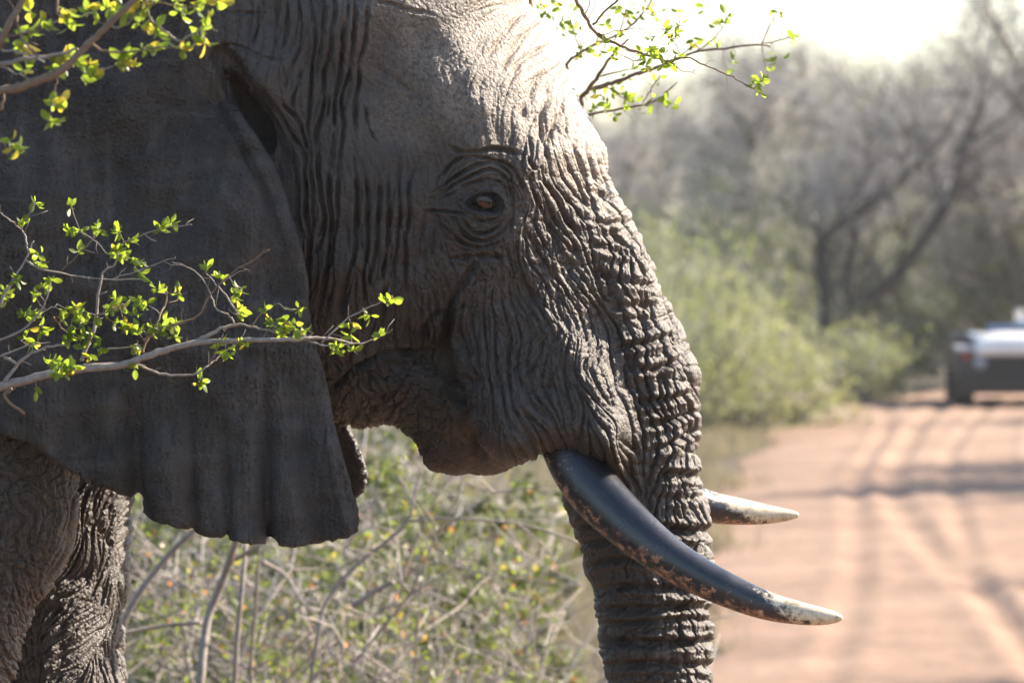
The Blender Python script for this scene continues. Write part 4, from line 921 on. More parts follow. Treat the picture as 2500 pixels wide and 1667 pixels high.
for uv, r0, r1, mt in M_strands:
    P = strand(sh, 'branch', uv, Y, r0, r1, rg, mt, .008); segs.append(P)
    side_twigs(sh, P, rg, .055, .028, mt)
segs = np.concatenate(segs); bag = {'mats': [], 'tw': MB()}
M_leaves = [(508,655,4),(540,677,5),(572,720,5),(590,705,3),(585,760,5),(650,760,3),(665,788,5),(680,785,5),(695,800,6),(720,795,5),(735,805,4),(745,807,3),(685,815,5),(727,755,3),(532,835,4),(550,857,3),(570,850,3),(595,840,4),(490,930,6),(820,850,5),(825,860,3),(858,790,2),(857,815,2),(862,850,3),(900,770,4),(945,740,4),(957,733,2),(925,820,3),
 (85,495,3),(52,545,3),(175,505,3),(172,560,6),(200,562,4),(240,560,5),(290,565,4),(190,610,3),(95,620,3),(95,642,3),(278,612,7),(292,625,7),(320,590,4),(320,632,5),(340,636,3),(395,556,5),(420,546,4),(345,670,4),(40,682,5),(10,715,5),(20,728,3),(125,686,5),(108,700,3),(85,720,3),(60,766,5),(78,770,3),(165,755,4),(185,757,4),(150,780,3),(175,790,3),(205,786,4),(230,775,4),(285,730,4),(275,746,4),(300,746,4),(345,735,5),(355,742,4),(330,770,3),(275,786,3),(305,790,4),(320,800,5),(340,800,4),(370,800,5),(386,806,5),(400,795,3),(430,790,3),(426,820,4),(385,705,3),(438,712,4),(100,800,4),(60,826,4),(80,836,4),(175,816,4),(160,826,4),(195,822,4),(220,815,3),(200,846,4),(240,852,4),(220,870,4),(330,846,3),(345,856,3),(125,880,5),(150,890,6),(165,905,6),(180,895,5),(140,910,4),(90,945,3),(332,897,3)]
for u, v, n in M_leaves: leaf_cluster(sh, u, v, int(n*2.0), Y-(.35 if v > 870 and u < 240 and v < 925 else 0), rg, .22 if v > 690 else .03, 1.0, 12, segs, bag)
rg.shuffle(bag['mats']) if False else random.shuffle(bag['mats'])
emit_leaves(sh, bag); shift(sh)

# --- the nearer shrub at the upper left
Y = 8.1
sh = empty('leafy_shrub', (-2.2, 8.2, 0)); tag(sh, 'out of focus branches with yellow green leaves over the top of the elephant\'s ear', 'shrub', 'leafy shrubs beside the elephant')
MB().tube(smooth3([(-2.2,8.2,-.05),(-2.2,8.2,1.0),(-2.0,8.25,2.0),(-1.6,8.3,2.6),tuple(px(-420,330,8.1))]), [.024]*13+[.018]*20, 9).build('stem', M_TWIGB, sh)
T_strands = [([(-420,330),(-150,240),(0,221),(36,217),(95,198),(143,179),(179,148),(210,114),(238,86),(286,40),(333,-5),(420,-90)],7,3.0,M_TWIGB),([(-300,300),(-120,190),(0,157),(71,145),(143,136),(190,121)],4.0,1.8,M_TWIG),([(-160,240),(-40,160),(0,107),(14,71),(40,31),(57,-5),(70,-60)],5,3.5,M_TWIGB),
 ([(224,105),(245,126),(286,130),(333,126),(393,117),(440,114)],1.8,.9,M_TWIGB),([(333,-5),(345,-30),(355,-5),(360,31),(379,64),(417,88),(440,105),(476,79),(514,60)],2.4,1.0,M_TWIG),([(267,64),(300,69),(333,36)],1.8,1.0,M_TWIG),([(-30,115),(0,121),(60,131),(107,152)],2,1.2,M_TWIG),([(40,31),(50,95),(69,114),(95,140)],1.8,1.2,M_TWIGB),
 ([(0,160),(45,182),(75,195)],1.2,.8,M_TWIG),([(143,179),(135,215),(125,250),(120,295)],1.0,.6,M_TWIGB),([(0,95),(60,80),(120,70)],1.2,.8,M_TWIGB),([(140,-10),(138,20),(140,35)],2,1.4,M_TWIGB),([(333,-5),(430,15),(470,20),(535,5)],1.4,.8,M_TWIGB),([(240,170),(280,162),(300,150)],1.0,.6,M_TWIG),([(-40,340),(10,345),(30,352)],1.2,.7,M_TWIG),([(0,270),(10,240),(8,220)],1.8,1.2,M_TWIGB),([(50,82),(110,60),(170,45),(235,30)],1.4,.7,M_TWIG)]
segs = []
for uv, r0, r1, mt in T_strands:
    P = strand(sh, 'branch', uv, Y, r0, r1, rg, mt, .008); segs.append(P); side_twigs(sh, P, rg, .08, .022, mt)
segs = np.concatenate(segs); bag = {'mats': [], 'tw': MB()}
for u, v, n in [(70,68,5),(110,58,5),(165,30,5),(215,30,4),(235,35,3),(172,60,4),(270,22,5),(300,15,4),(330,30,5),(350,18,4),(375,10,3),(445,33,5),(470,12,3),(535,5,3),(350,65,4),(385,78,5),(505,50,3),(490,75,5),(500,100,5),(450,125,5),(295,135,6),(310,160,5),(350,120,5),(380,115,3),(150,145,6),(130,165,6),(180,150,5),(215,158,5),(225,190,4),(200,180,3),(40,105,4),(60,112,4),(62,175,4),(125,250,5),(142,255,3),(120,295,5),(30,350,4),(42,366,3),(10,92,3),(75,28,3),(300,40,3),(430,5,3)]:
    leaf_cluster(sh, u, v, int(n*1.7), Y, rg, .22, 1.25, 15, segs, bag)
emit_leaves(sh, bag); shift(sh)

# --- the shrub behind the forehead, one arching twig of it in focus
sh = empty('leafy_shrub', (.34, 12.3, 0)); tag(sh, 'slender shrub behind the elephant\'s forehead with green and yellow leaves against the white sky', 'shrub', 'leafy shrubs beside the elephant')
YQ = 11.7; YR = 10.05
b0 = px(1417, 240, YQ)
Pst = smooth3([(.34,12.3,-.05),(.34,12.25,1.2),(.25,12.0,2.2),tuple(b0)]); MB().tube(Pst, list(np.linspace(.024, .007, len(Pst))), 9).build('stem', M_TWIGB, sh)
Pst = smooth3([(.34,12.3,-.05),(.28,12.2,1.5),(.08,11.8,2.7),(.0,11.0,3.55),tuple(px(1380,-190,10.2)),tuple(px(1402,-8,YR))]); MB().tube(Pst, list(np.linspace(.022, .0034, len(Pst))), 9).build('stem', M_TWIGB, sh)
R_str = [([(1402,-8),(1427,38),(1447,71),(1468,94),(1506,107),(1557,128),(1608,143),(1639,153),(1654,166)],3.4,1.2),([(1625,153),(1659,143),(1685,142),(1723,161),(1774,181),(1800,194),(1829,211),(1858,228)],1.6,.8),([(1447,61),(1481,23),(1514,-3),(1540,-40)],2.0,1.4),([(1424,38),(1437,23),(1440,-10)],1.0,.7),
 ([(1570,145),(1549,151),(1527,138),(1506,130)],1.1,.6),([(1664,138),(1644,99),(1629,77)],.9,.5),([(1655,145),(1675,125),(1697,112)],.9,.5),([(1460,84),(1478,84),(1519,74),(1557,69)],1.0,.5),([(1455,78),(1490,100),(1530,125),(1560,132)],.9,.5),([(1437,45),(1450,20),(1455,0)],.7,.5),([(1654,166),(1665,177),(1690,175),(1700,168)],.6,.4),([(1774,181),(1775,205),(1777,225)],.4,.3)]
Q_str = [([(1417,240),(1442,212),(1458,189),(1481,153),(1506,122),(1535,95)],4.5,1.6),([(1440,217),(1481,209),(1519,194),(1570,176),(1608,163),(1659,143),(1710,122),(1800,116),(1858,108),(1881,116)],4.5,1.2),([(1858,108),(1890,102),(1916,95),(1928,90)],1.2,.8),([(1455,189),(1500,178),(1544,168)],2.2,1.0),([(1384,170),(1384,153),(1417,128),(1455,107),(1531,77),(1583,20),(1600,-20)],3.5,1.2),
 ([(1400,300),(1442,278),(1531,265),(1583,253),(1621,235),(1654,201)],3.0,1.0),([(1572,250),(1588,219),(1613,184)],1.6,.8),([(1700,125),(1740,100),(1770,60)],1.2,.7),([(1420,128),(1400,80),(1390,40)],1.6,.8),([(1500,100),(1520,60),(1530,20)],1.5,.8),([(1858,108),(1880,60),(1900,30)],1.2,.6),([(1470,205),(1500,225),(1540,250)],1.3,.7)]
segsR, segsQ = [], []
for uv, r0, r1 in R_str: P = strand(sh, 'branch', uv, YR, r0, r1, rg, M_TWIGB, .006); segsR.append(P); side_twigs(sh, P, rg, .06, .022, M_TWIGB, .5)
for uv, r0, r1 in Q_str: P = strand(sh, 'branch', uv, YQ, r0, r1, rg, M_TWIGB, .02); segsQ.append(P); side_twigs(sh, P, rg, .09, .04, M_TWIGB)
bag = {'mats': [], 'tw': MB()}; segsR = np.concatenate(segsR); segsQ = np.concatenate(segsQ)
for u, v, n in [(1625,70,5),(1632,95,4),(1650,80,4),(1655,60,3),(1475,105,3),(1500,125,3),(1507,143,2),(1565,135,5),(1585,125,4),(1600,130,5),(1618,130,3),(1575,150,4),(1575,165,4),(1640,155,4),(1620,158,3),(1855,200,6),(1862,195,4),(1858,225,3),(1837,207,3),(1520,85,3),(1590,90,3),(1655,135,3)]:
    leaf_cluster(sh, u, v, int(n*1.8), YR, rg, .08, .9, 10, segsR, bag)
for u, v, n in [(1320,15,8),(1340,30,8),(1355,15,6),(1380,70,5),(1390,55,5),(1360,85,4),(1400,30,5),(1410,75,5),(1430,120,6),(1450,115,5),(1470,135,5),(1425,145,5),(1480,60,5),(1520,25,8),(1530,40,8),(1560,30,6),(1590,20,6),(1600,40,5),(1575,10,5),(1640,25,3),(1715,25,3),(1755,60,6),(1770,45,5),(1900,30,4),(1885,40,3),(1930,90,5),(1750,110,4),(1700,110,5),(1690,95,5),(1790,150,4),(1440,230,5),(1470,235,7),(1500,235,7),(1530,240,7),(1480,260,6),(1500,280,6),(1540,255,6),(1450,260,6),(1625,250,8),(1635,260,6),(1575,265,3),(1590,235,3),(1500,215,4),(1520,190,4),(1535,170,3),(1610,200,3),(1775,170,3),(1865,140,3),(1900,145,3),(1875,180,3)]:
    leaf_cluster(sh, u, v, n, YQ, rg, .42 if v > 180 else .2, 1.15, 24, segsQ, bag)
emit_leaves(sh, bag); shift(sh)

# ------------------------------------------------------------------ thicket behind the elephant
def thicket(X, Yc, h, w, rg, label, leafdens=1.0, mats=(M_TWIG, M_LEAFT), group='thicket shrubs behind the elephant', stems=9, orange=.012, big=1.0, lean_=.75, umax=1430):
    root = empty('thicket_shrub', (X, Yc, 0)); tag(root, label, 'shrub', group)
    tw = MB(); tips = []
    for s in range(stems):
        a = rg.uniform(0, 2*math.pi); lean = rg.uniform(.1, lean_); p = Vector((rg.normal(0, .1), rg.normal(0, .1), -.03)); d = Vector((math.cos(a)*lean, math.sin(a)*lean*.7, 1)).normalized()
        pts = [p.copy()]; L = h*rg.uniform(.7, 1.15); m = 9
        for i in range(m):
            d = (d+Vector(rg.normal(0, .16, 3))+Vector((0, 0, -.035*i*lean))).normalized(); p = p+d*(L/m); pts.append(p.copy())
        r0 = rg.uniform(.007, .015); tw_ = MB().tube(pts, list(np.linspace(r0, .0025, m+1)), 6); o = tw_.build('stem', mats[0], root)
        for i in range(2, m+1):
            for _ in range(3):
                q = pts[i]; dd = Vector(rg.normal(0, 1, 3)); dd.z = abs(dd.z)*.5+.1; dd.normalize(); l = rg.uniform(.15, .55)*w
                if 1250+(X+q.x+dd.x*l)*FPX/Yc > umax: continue
                P2 = [q, q+dd*l*.5+Vector(rg.normal(0, .03, 3)), q+dd*l+Vector(rg.normal(0, .06, 3))]
                tw.tube(P2, [.0032, .0024, .0015], 4, False); tips += [P2[1], P2[2]]
                for _ in range(2):
                    e = P2[1+(rg.random() < .5)]; d3 = Vector(rg.normal(0, 1, 3)).normalized(); l3 = rg.uniform(.08, .25); tw.tube([e, e+d3*l3*.5+Vector(rg.normal(0, .015, 3)), e+d3*l3], [.0026, .0021, .0014], 3, False); tips.append(e+d3*l3)
    tw.build('twigs', mats[0], root)['kind'] = 'stuff'
    tips = [t for t in tips if 1250+(X+t.x)*FPX/Yc < umax]
    T = np.array([tuple(t) for t in tips]); n = int(len(T)*1.6*leafdens)
    sub = T[rg.integers(0, len(T), max(20, len(T)//4))]; P = sub[rg.integers(0, len(sub), n)]+rg.normal(0, .028, (n, 3)); D = rand_dirs(n, rg); V, F = quads_cloud(P, D, perp(D, rg), big*rg.uniform(.016, .034, n), big*rg.uniform(.009, .017, n), .15)
    me = mesh_np('foliage', V, F, False, mats[1]); me.materials.append(M_LEAFO); me.materials.append(M_LEAFY)
    mi = np.where(rg.random(n) < orange, 1, np.where(rg.random(n) < .04, 2, 0)).astype(np.int32); me.polygons.foreach_set('material_index', mi)
    obj('foliage', me, root)['kind'] = 'stuff'
    return root
rg = np.random.default_rng(33)
def uX(u, Y): return (u-1250)/FPX*Y
t1 = thicket(uX(520,14.6), 14.6, 2.1, .9, rg, 'twiggy shrub with pale stems right behind the elephant\'s far foreleg', .9, stems=12)
t2 = thicket(uX(800,15.4), 15.4, 2.15, 1.0, rg, 'twiggy shrub with lime leaves seen under the elephant\'s ear lobe', 1.0, stems=13)
t3 = thicket(uX(1060,15.8), 15.8, 1.85, .6, rg, 'twiggy shrub with orange dry leaves seen under the elephant\'s lower lip', 1.0, orange=.2, lean_=.28)
t4 = thicket(uX(340,16.5), 16.5, 2.2, 1.0, rg, 'leafy tangled shrub beside the elephant\'s far foreleg, farther back', 1.8)
t5 = thicket(uX(1130,18.5), 18.5, 1.6, .5, rg, 'low green shrub seen between the lower lip and the trunk', 5, (M_DRY, M_LEAFD), big=1.7, lean_=.35)
t6 = thicket(uX(900,18), 18, 2.2, 1.1, rg, 'grey green shrub far behind the elephant\'s jaw', 4, (M_DRY, M_LEAFD), stems=13, big=1.7, lean_=.4)
t7 = thicket(uX(600,19), 19, 2.3, 1.1, rg, 'grey green shrub far behind the elephant\'s ear', 4, (M_DRY, M_LEAFD), stems=13, big=1.7)
t8 = thicket(uX(820,23), 23, 2.1, 1.2, rg, 'dull green bush farthest back below the elephant\'s chin', 5, (M_DRY, M_LEAFD), stems=13, big=2.2, lean_=.35)
t9 = thicket(uX(760,25), 25, 2.4, 1.3, rg, 'dull green bush farthest back below the elephant\'s ear', 5, (M_DRY, M_LEAFD), stems=14, big=2.2)
t10 = thicket(uX(400,22), 22, 2.5, 1.2, rg, 'dull green bush farthest back beside the elephant\'s leg', 5, (M_DRY, M_LEAFD), stems=14, big=2.2)
# the stems one can follow, as branches of the two nearest shrubs
for root, Yk, lst in ((t1, 14.0, [([(470,1900),(488,1667),(504,1513),(524,1463),(557,1381),(574,1325),(600,1260)],13,9),([(290,1560),(316,1480),(409,1354),(465,1302),(520,1250)],10,7),([(560,1800),(574,1645),(580,1545),(590,1447),(600,1330)],8,6),([(574,1365),(620,1340),(660,1310)],8,4),([(300,1545),(400,1525),(490,1520)],7,5)]),
                     (t2, 14.4, [([(740,1800),(775,1545),(795,1466),(844,1404),(900,1354),(929,1333),(1003,1270),(1007,1227),(1027,1148)],7,4),([(1003,1272),(1066,1264),(1165,1268),(1283,1278),(1397,1318),(1440,1330)],5,3),([(1260,1275),(1330,1330),(1350,1370)],3,2),([(860,1480),(920,1440),(960,1420)],9,6),([(640,1370),(700,1400),(740,1480),(780,1490)],5,3)]),
                     (t3, 15.0, [([(1000,1900),(1010,1667),(1020,1500),(1040,1380)],6,3),([(920,1500),(960,1470),(1060,1480),(1100,1500)],5,3),([(1060,1370),(1180,1400),(1330,1420),(1430,1430)],3,2)])):
    for uv, r0, r1 in lst:
        P = smooth3([tuple(px(u, v, Yk+rg.normal(0, .03))-root.location) for u, v in uv], 2); MB().tube(P, list(np.linspace(r0, r1, len(P))/1000), 7).build('stem', M_TWIG, root)
# ------------------------------------------------------------------ bushes and trees beyond
def bush(X, Yc, h, w, rg, label, mat, n=5000, group='bushes beside the road', bare=.35, name='bush', leaf=(.04, .10)):
    root = empty(name, (X, Yc, 0)); tag(root, label, 'bush', group)
    mb = MB(); tips = []
    for s in range(16):
        a = rg.uniform(0, 2*math.pi); l = rg.uniform(.2, 1.0); d = Vector((math.cos(a)*l*w/h*1.0, math.sin(a)*l*w/h, 1)); p = Vector((rg.normal(0, .12), rg.normal(0, .12), -.03)); pts = [p.copy()]; L = h*rg.uniform(.55, 1.0)
        for i in range(6):
            d = (d.normalized()+Vector(rg.normal(0, .2, 3))).normalized(); p = p+d*L/6; pts.append(p.copy())
            if i > 1:
                for _ in range(5): tips.append(p+Vector(rg.normal(0, .22, 3)))
        mb.tube(pts, list(np.linspace(.03, .008, 7)), 5)
    mb.build('stem', M_BARK, root)
    T = np.array([tuple(t) for t in tips]); T[:, 2] = np.abs(T[:, 2])
    k = int(n*bare); P = T[rg.integers(0, len(T), k)]+rg.normal(0, .14, (k, 3)); D = rand_dirs(k, rg, .3); V, F = quads_cloud(P, D, perp(D, rg), rg.uniform(.15, .5, k), rg.uniform(.006, .014, k))
    V[:, 2] = np.maximum(V[:, 2], .01); obj('twigs', mesh_np('twigs', V, F, False, M_DRY), root)['kind'] = 'stuff'
    P = T[rg.integers(0, len(T), n)]+rg.normal(0, .15, (n, 3)); D = rand_dirs(n, rg); V, F = quads_cloud(P, D, perp(D, rg), rg.uniform(leaf[0], leaf[1], n), rg.uniform(leaf[0]*.6, leaf[1]*.6, n), .12)
    V[:, 2] = np.maximum(V[:, 2], .01); obj('foliage', mesh_np('foliage', V, F, False, mat), root)['kind'] = 'stuff'
    return root
def grow_tree(rg, h, spread, trunk_pts=None, levels=4, r0=.14):
    """limbs of a bare dry-season tree; returns limb tubes and twig tips"""
    mb = MB(); tips = []
    def rec(p, d, L, r, lev):
        m = 5; pts = [p.copy()]
        for i in range(m):
            d = (d+Vector(rg.normal(0, .17, 3))+Vector((0, 0, .03))).normalized(); p = p+d*L/m; pts.append(p.copy())
        mb.tube(pts, list(np.linspace(r, r*.6, m+1)), 6 if lev < 2 else 4, False)
        if lev >= 2: tips.extend(pts[2:])
        if lev >= levels: return
        for k in range(3 if lev else 4):
            q = pts[rg.integers(2, m+1)] if k else pts[-1]
            e = (d+Vector((rg.normal(0, 1)*spread, rg.normal(0, 1)*spread, rg.normal(.15, .45)))).normalized()
            rec(q, e, L*rg.uniform(.6, .85), r*.58, lev+1)
    if trunk_pts is None: rec(Vector((0, 0, -.1)), Vector((rg.normal(0, .2), rg.normal(0, .2), 1)).normalized(), h*.34, r0, 0)
    else:
        for pts, ra, rb in trunk_pts:
            P = smooth3(pts, 2); mb.tube(P, list(np.linspace(ra, rb, len(P))), 8)
            for i in range(len(P)//3, len(P), 2):
                d = Vector(P[i])-Vector(P[i-1]); e = (d.normalized()+Vector(rg.normal(0, .8, 3))+Vector((0, 0, .4))).normalized(); rec(Vector(P[i]), e, h*.2, rb*.6, 2)
    return mb, np.array([tuple(t) for t in tips])
def crown_mesh(T, rg, n_tw, n_lf, mat_l, size=(.2, .7), leaf=(.05, .11), sig=.22):
    P = T[rg.integers(0, len(T), n_tw)]+rg.normal(0, sig, (n_tw, 3)); D = rand_dirs(n_tw, rg, .3); V, F = quads_cloud(P, D, perp(D, rg), rg.uniform(*size, n_tw), rg.uniform(.008, .018, n_tw))
    me1 = mesh_np('crown', V, F, False, M_DRY)
    me2 = None
    if n_lf:
        P = T[rg.integers(0, len(T), n_lf)]+rg.normal(0, sig*1.1, (n_lf, 3)); D = rand_dirs(n_lf, rg); V, F = quads_cloud(P, D, perp(D, rg), rg.uniform(*leaf, n_lf), rg.uniform(leaf[0]*.6, leaf[1]*.6, n_lf), .1)
        me2 = mesh_np('foliage', V, F, False, mat_l)
    return me1, me2
rg = np.random.default_rng(77)
KINDS = []
for k in range(4):
    mb, T = grow_tree(rg, 6.0, .75, levels=4); KINDS.append((mb.mesh('trunk', M_BARK), *crown_mesh(T, rg, 5200, (0, 1500, 3500, 6000)[k], (M_LEAFD, M_LEAFD, M_LEAFP, M_LEAFD)[k]), float(T[:, 2].max())))
def put_tree(k, X, Yc, h, rot, label, group='bare trees beyond the road', name='bare_tree'):
    tr, cr, lf, hh = KINDS[k]; root = empty(name, (X, Yc, 0)); s = h/hh; root.scale = (s*.8, s*.8, s); root.rotation_euler = (0, 0, rot); tag(root, label, 'tree', group)
    obj('trunk', tr, root); c = obj('crown', cr, root); c['kind'] = 'stuff'
    if lf: obj('foliage', lf, root)['kind'] = 'stuff'
    return root
L_BARE = 'grey leafless tree in the blurred wood behind the road'
for i, (u, Yd, h, k) in enumerate([(1560,92,5.0,0),(1700,88,5.4,1),(1830,98,6.0,0),(1990,100,6.5,1),(2120,96,6.0,0),(2260,104,5.9,2),(2400,98,5.4,3),(1930,118,6.8,2),(2080,122,6.8,3),(2210,125,6.4,1),(2340,120,6.4,0),(1640,112,5.8,2),(1770,125,6.4,3),(2500,112,6.4,1),(2600,100,6.2,2),(1480,105,5.0,3),(1400,95,4.6,1)]):
    put_tree(k, uX(u, Yd), Yd, h, i*1.7, L_BARE)
# the tall thin tree rising out of the wood at the road's far right
put_tree(0, uX(2450, 84), 84, 6.9, .6, 'tall dark thin tree standing above the wood near the off-road vehicle')
# the forked tree with a leaning trunk
fx = Vector((uX(2010, 82), 82, 0)); root = empty('forked_tree', fx); tag(root, 'forked dark tree with one trunk leaning far over above the green bush', 'tree')
f3 = lambda L, dy=0: [tuple(px(u, v, 82+dy)-fx) for u, v in L]
mb, T = grow_tree(rg, 6, .8, [([(0, 0, -.1)]+f3([(1998,850),(2083,765),(2179,691),(2264,574),(2339,457),(2349,361),(2400,250)]),.16,.07),([(.05, 0, -.1)]+f3([(2009,829),(2020,744),(2004,638),(2009,574),(2126,500),(2243,404),(2330,300)], .3),.13,.05),([(.45, .2, -.1)]+f3([(2085,960),(2070,860),(2100,780),(2060,700),(2090,560)], .4),.14,.05)])
mb.build('trunk', M_BARK, root); c1, c2m = crown_mesh(T[T[:, 2] > 2.9], rg, 4000, 700, M_LEAFD); obj('crown', c1, root)['kind'] = 'stuff'; obj('foliage', c2m, root)['kind'] = 'stuff'
# bushes
for u, Yd, h, w, n, mt, lab in [(1690,64,2.4,1.3,3800,M_LEAFP,'tall pale green bush right of the trunk at the road\'s bend'),(1820,66,1.9,1.2,3600,M_LEAFP,'rounded lime green bush in front of the forked tree'),(1950,67,1.2,.8,2200,M_LEAFP,'low lime green bush at the foot of the forked tree'),(1600,70,2.9,1.6,3800,M_LEAFP,'faded green bush close behind the elephant\'s trunk'),
    (2180,84,2.3,1.6,4500,M_LEAFD,'dull olive bush between the forked tree and the vehicle'),(2420,86,4.2,1.8,9000,M_LEAFD,'dark green bush behind the off-road vehicle'),(2540,84,3.8,1.8,8000,M_LEAFD,'dark green bush beside the off-road vehicle'),(2280,90,3.0,1.6,5000,M_LEAFD,'dark olive bush left of the vehicle under the bare trees'),(2090,76,1.2,1.0,2500,M_LEAFP,'yellowish low bush by the road left of the vehicle'),
    (1500,75,3.0,1.8,5000,M_LEAFD,'dull bush hidden mostly behind the elephant\'s trunk'),(1750,80,3.4,2.0,5000,M_LEAFD,'grey green bush behind the pale green bush'),(1900,86,3.6,2.0,5000,M_LEAFD,'grey green bush behind the forked tree')]:
    bush(uX(u, Yd), Yd, h, w, rg, lab, mt, n)
# far wood closing the view
def far_wood():
    n = 40000; Yd = rg.uniform(135, 210, n); X = rg.uniform(-30, 48, n); top = 2.3+.5*np.sin(X/3.1)+.4*np.sin(X/1.3+2); top = np.where(X < -3, top+2.2, top); Z = rg.random(n)**.8*top
    P = np.stack([X, Yd, Z], 1); D = rand_dirs(n, rg, .3); V, F = quads_cloud(P, D, perp(D, rg), rg.uniform(.4, 1.2, n), rg.uniform(.05, .22, n)); V[:, 2] = np.maximum(V[:, 2], .01)
    me = mesh_np('far_wood', V, F, False, M_DRY); me.materials.append(M_LEAFD); me.polygons.foreach_set('material_index', (rg.random(n) < .45).astype(np.int32))
    tag(obj('far_wood', me), 'grey green dry wood closing the view far behind', 'wood', kind='stuff')
far_wood()
# roadside trees right of the view; their shade falls across the sand
for i, (X, Yd, h, k) in enumerate([(10.0,31,5.4,3),(10.6,35,6.2,3),(11.0,40.5,5.6,2),(13.2,55,6.4,3),(12.6,58,6.2,2),(16.2,69,6.6,3)]):
    put_tree(k, X, Yd, h, i*2.1, 'roadside tree that shades the sandy track', 'roadside trees')

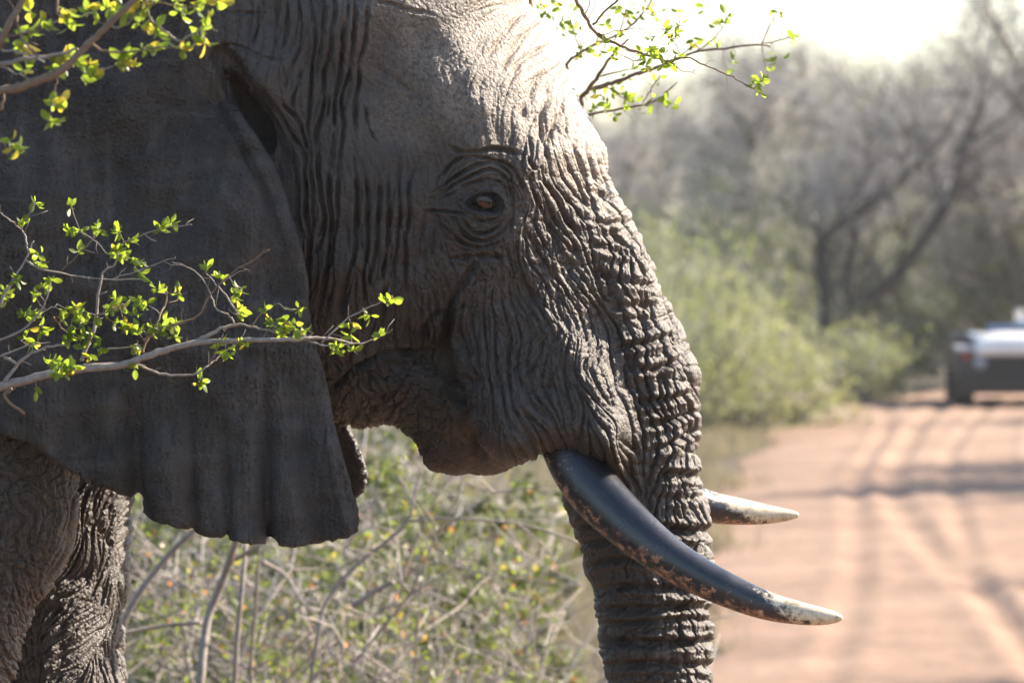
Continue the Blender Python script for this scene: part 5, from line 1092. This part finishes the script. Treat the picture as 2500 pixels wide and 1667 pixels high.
# ------------------------------------------------------------------ off-road vehicle coming up the road
def vehicle(X, Yc, rz):
    root = empty('off_road_vehicle', (X, Yc, 0)); root.rotation_euler = (0, 0, rz)
    tag(root, 'open off-road vehicle with pale bonnet and dark grille parked on the sand road', 'vehicle')
    navy = simple_mat('navy_paint', (.006, .009, .018), .3, 0, .1, 3, .5, .4); white = simple_mat('white_paint', (.78, .76, .72), .35, 0, .05, 3, .5, .3); black = simple_mat('black_plastic', (.006, .006, .007), .6); rubber = simple_mat('tyre_rubber', (.02, .019, .018), .85); steel = simple_mat('rim_steel', (.30, .30, .30), .4, .8); lens = simple_mat('lamp_glass', (.30, .31, .33), .08, 0, .05, 3, .8); red = simple_mat('red_lens', (.45, .035, .02), .2); dark = simple_mat('grille_dark', (.005, .005, .006), .5); seatm = simple_mat('pale_canvas', (.55, .60, .70), .8); glass = simple_mat('windscreen_glass', (.10, .17, .30), .05, 0, .02, 2, .9); grey = simple_mat('grey_paint', (.36, .37, .40), .4)
    B = lambda *a: MB().box(*a)
    # bonnet with a crowned top: y forward is -y
    n = 14; V = []; F = []
    for j, y in enumerate(np.linspace(-1.62, -.62, 8)):
        for i in range(n+1):
            t = -1+2*i/n; V.append((t*.62, (-1.70, -1.69, -1.64, -1.52, -1.35, -1.1, -.85, -.62)[j], (.82, .90, .97, 1.01, 1.03, 1.04, 1.05, 1.06)[j]+.085*(1-abs(t)**3.5)*min(1, j/2)))
    F = [(j*(n+1)+i, j*(n+1)+i+1, (j+1)*(n+1)+i+1, (j+1)*(n+1)+i) for j in range(7) for i in range(n)]
    mb = MB(); mb.v = [Vector(v) for v in V]; mb.f = F; b0 = len(mb.v)
    bo = mb.build('bonnet', white, root); so = bo.modifiers.new('solid', 'SOLIDIFY'); so.thickness = .09; so.offset = -1
    B(-.62, .62, -1.60, 1.9, .52, 1.0).build('body', navy, root, False, .03)
    for s in (-1, 1):
        w = B(min(s*.63, s*.895), max(s*.63, s*.895), -1.66, -.5, .50, .90).build('wing', navy, root, False, .03)
        B(min(s*.625, s*.90), max(s*.625, s*.90), -1.67, -.5, .87, .94).build('wing_top', grey, w, False, .025)
        B(min(s*.63, s*.88), max(s*.63, s*.88), -.49, 1.9, .55, 1.08).build('side_panel', navy, root, False, .03)
        hl = MB().tube([(s*.555, -1.60, .70), (s*.555, -1.70, .70)], [.095, .095], 20).build('headlight', lens, root); MB().tube([(s*.555, -1.63, .70), (s*.555, -1.69, .70)], [.112, .112], 20).build('bezel', black, hl)
        MB().tube([(s*.75, -1.62, .80), (s*.75, -1.71, .80)], [.045, .04], 14).build('indicator', red, root)
        ar = MB().tube([(s*.66, -.55, 1.1), (s*.60, -.60, 1.30), (s*.05 if s < 0 else s*.62, -.6, 1.36)], [.012]*3, 8) if False else MB().tube([(s*.70, -.62, 1.06), (s*.74, -.66, 1.32)], [.013]*2, 8)
        mi = ar.build('mirror_arm', black, root)
    rm = MB().tube([(.03, -1.1, 1.13), (.03, -1.08, 1.34)], [.012]*2, 8).build('mirror_stalk', black, root)
    MB().tube([(.03, -1.12, 1.40), (.03, -1.08, 1.40)], [.075, .07], 22).build('mirror', simple_mat('mirror_face', (.62, .58, .54), .3), rm)
    g = B(-.43, .43, -1.69, -1.60, .46, .815).build('grille', dark, root, False, .01)
    for z in np.linspace(.49, .78, 8): B(-.41, .41, -1.705, -1.685, z, z+.018).build('slat', black, g, False)
    B(-.63, .63, -1.645, -1.602, .45, .95).build('front_panel', navy, root, False, .008)
    B(-.88, .88, -1.86, -1.68, .27, .56).build('bumper', black, root, False, .02)
    B(-.40, .60, -.64, -.58, 1.06, 1.24).build('windscreen', glass, root, False, .006)
    for s in (-1, 1): MB().tube([(.1+s*.51, -.61, 1.0), (.1+s*.51, -.61, 1.25)], [.015]*2, 8).build('windscreen_post', black, root)
    for s in (-.36, .36):
        for y in (.2, 1.2): B(s-.25, s+.25, y, y+.12, .9, 1.08 if s < 0 else 1.30).build('seat', seatm, root, False, .04)
    B(-.5, .5, -1.4, 1.7, .26, .52).build('chassis', black, root, False, .01)
    for s in (-1, 1):
        for y in (-1.12, 1.35):
            prof = [(.36, -.14), (.385, -.12), (.39, 0), (.385, .12), (.36, .14), (.21, .14), (.20, .0), (.21, -.14)]; m = 28; V = []
            for i in range(m):
                a = 2*math.pi*i/m; k = 1+(.012 if i % 2 else 0)
                V += [(s*.76+o, y+r*k*math.cos(a), .39+r*k*math.sin(a)) for r, o in prof]
            F = [(i*8+j, i*8+(j+1) % 8, ((i+1) % m)*8+(j+1) % 8, ((i+1) % m)*8+j) for i in range(m) for j in range(8)]
            ty = obj('wheel', mesh_np('wheel', V, F, True, rubber), root)
            MB().tube([(s*.70, y, .39), (s*.83, y, .39)], [.205, .19], 20).build('rim', steel, ty)
    return root
veh = vehicle(uX(2500, 73), 73+1.7, -.04)

# ------------------------------------------------------------------ dusty air
def haze():
    m, nt, ns, ls, b = new_mat('dusty_air'); ns.remove(b)
    v = node(ns, 'ShaderNodeVolumePrincipled'); v.inputs['Color'].default_value = (.92, .93, .96, 1); v.inputs['Density'].default_value = .0003; v.inputs['Anisotropy'].default_value = .25
    ls.new(v.outputs[0], ns['Material Output'].inputs['Volume'])
    o = MB().box(-360, 360, -130, 710, -1.0, 9.5).build('haze', m, None, False)
    tag(o, 'pale dusty air that fades the far wood', 'haze', kind='stuff')
haze()
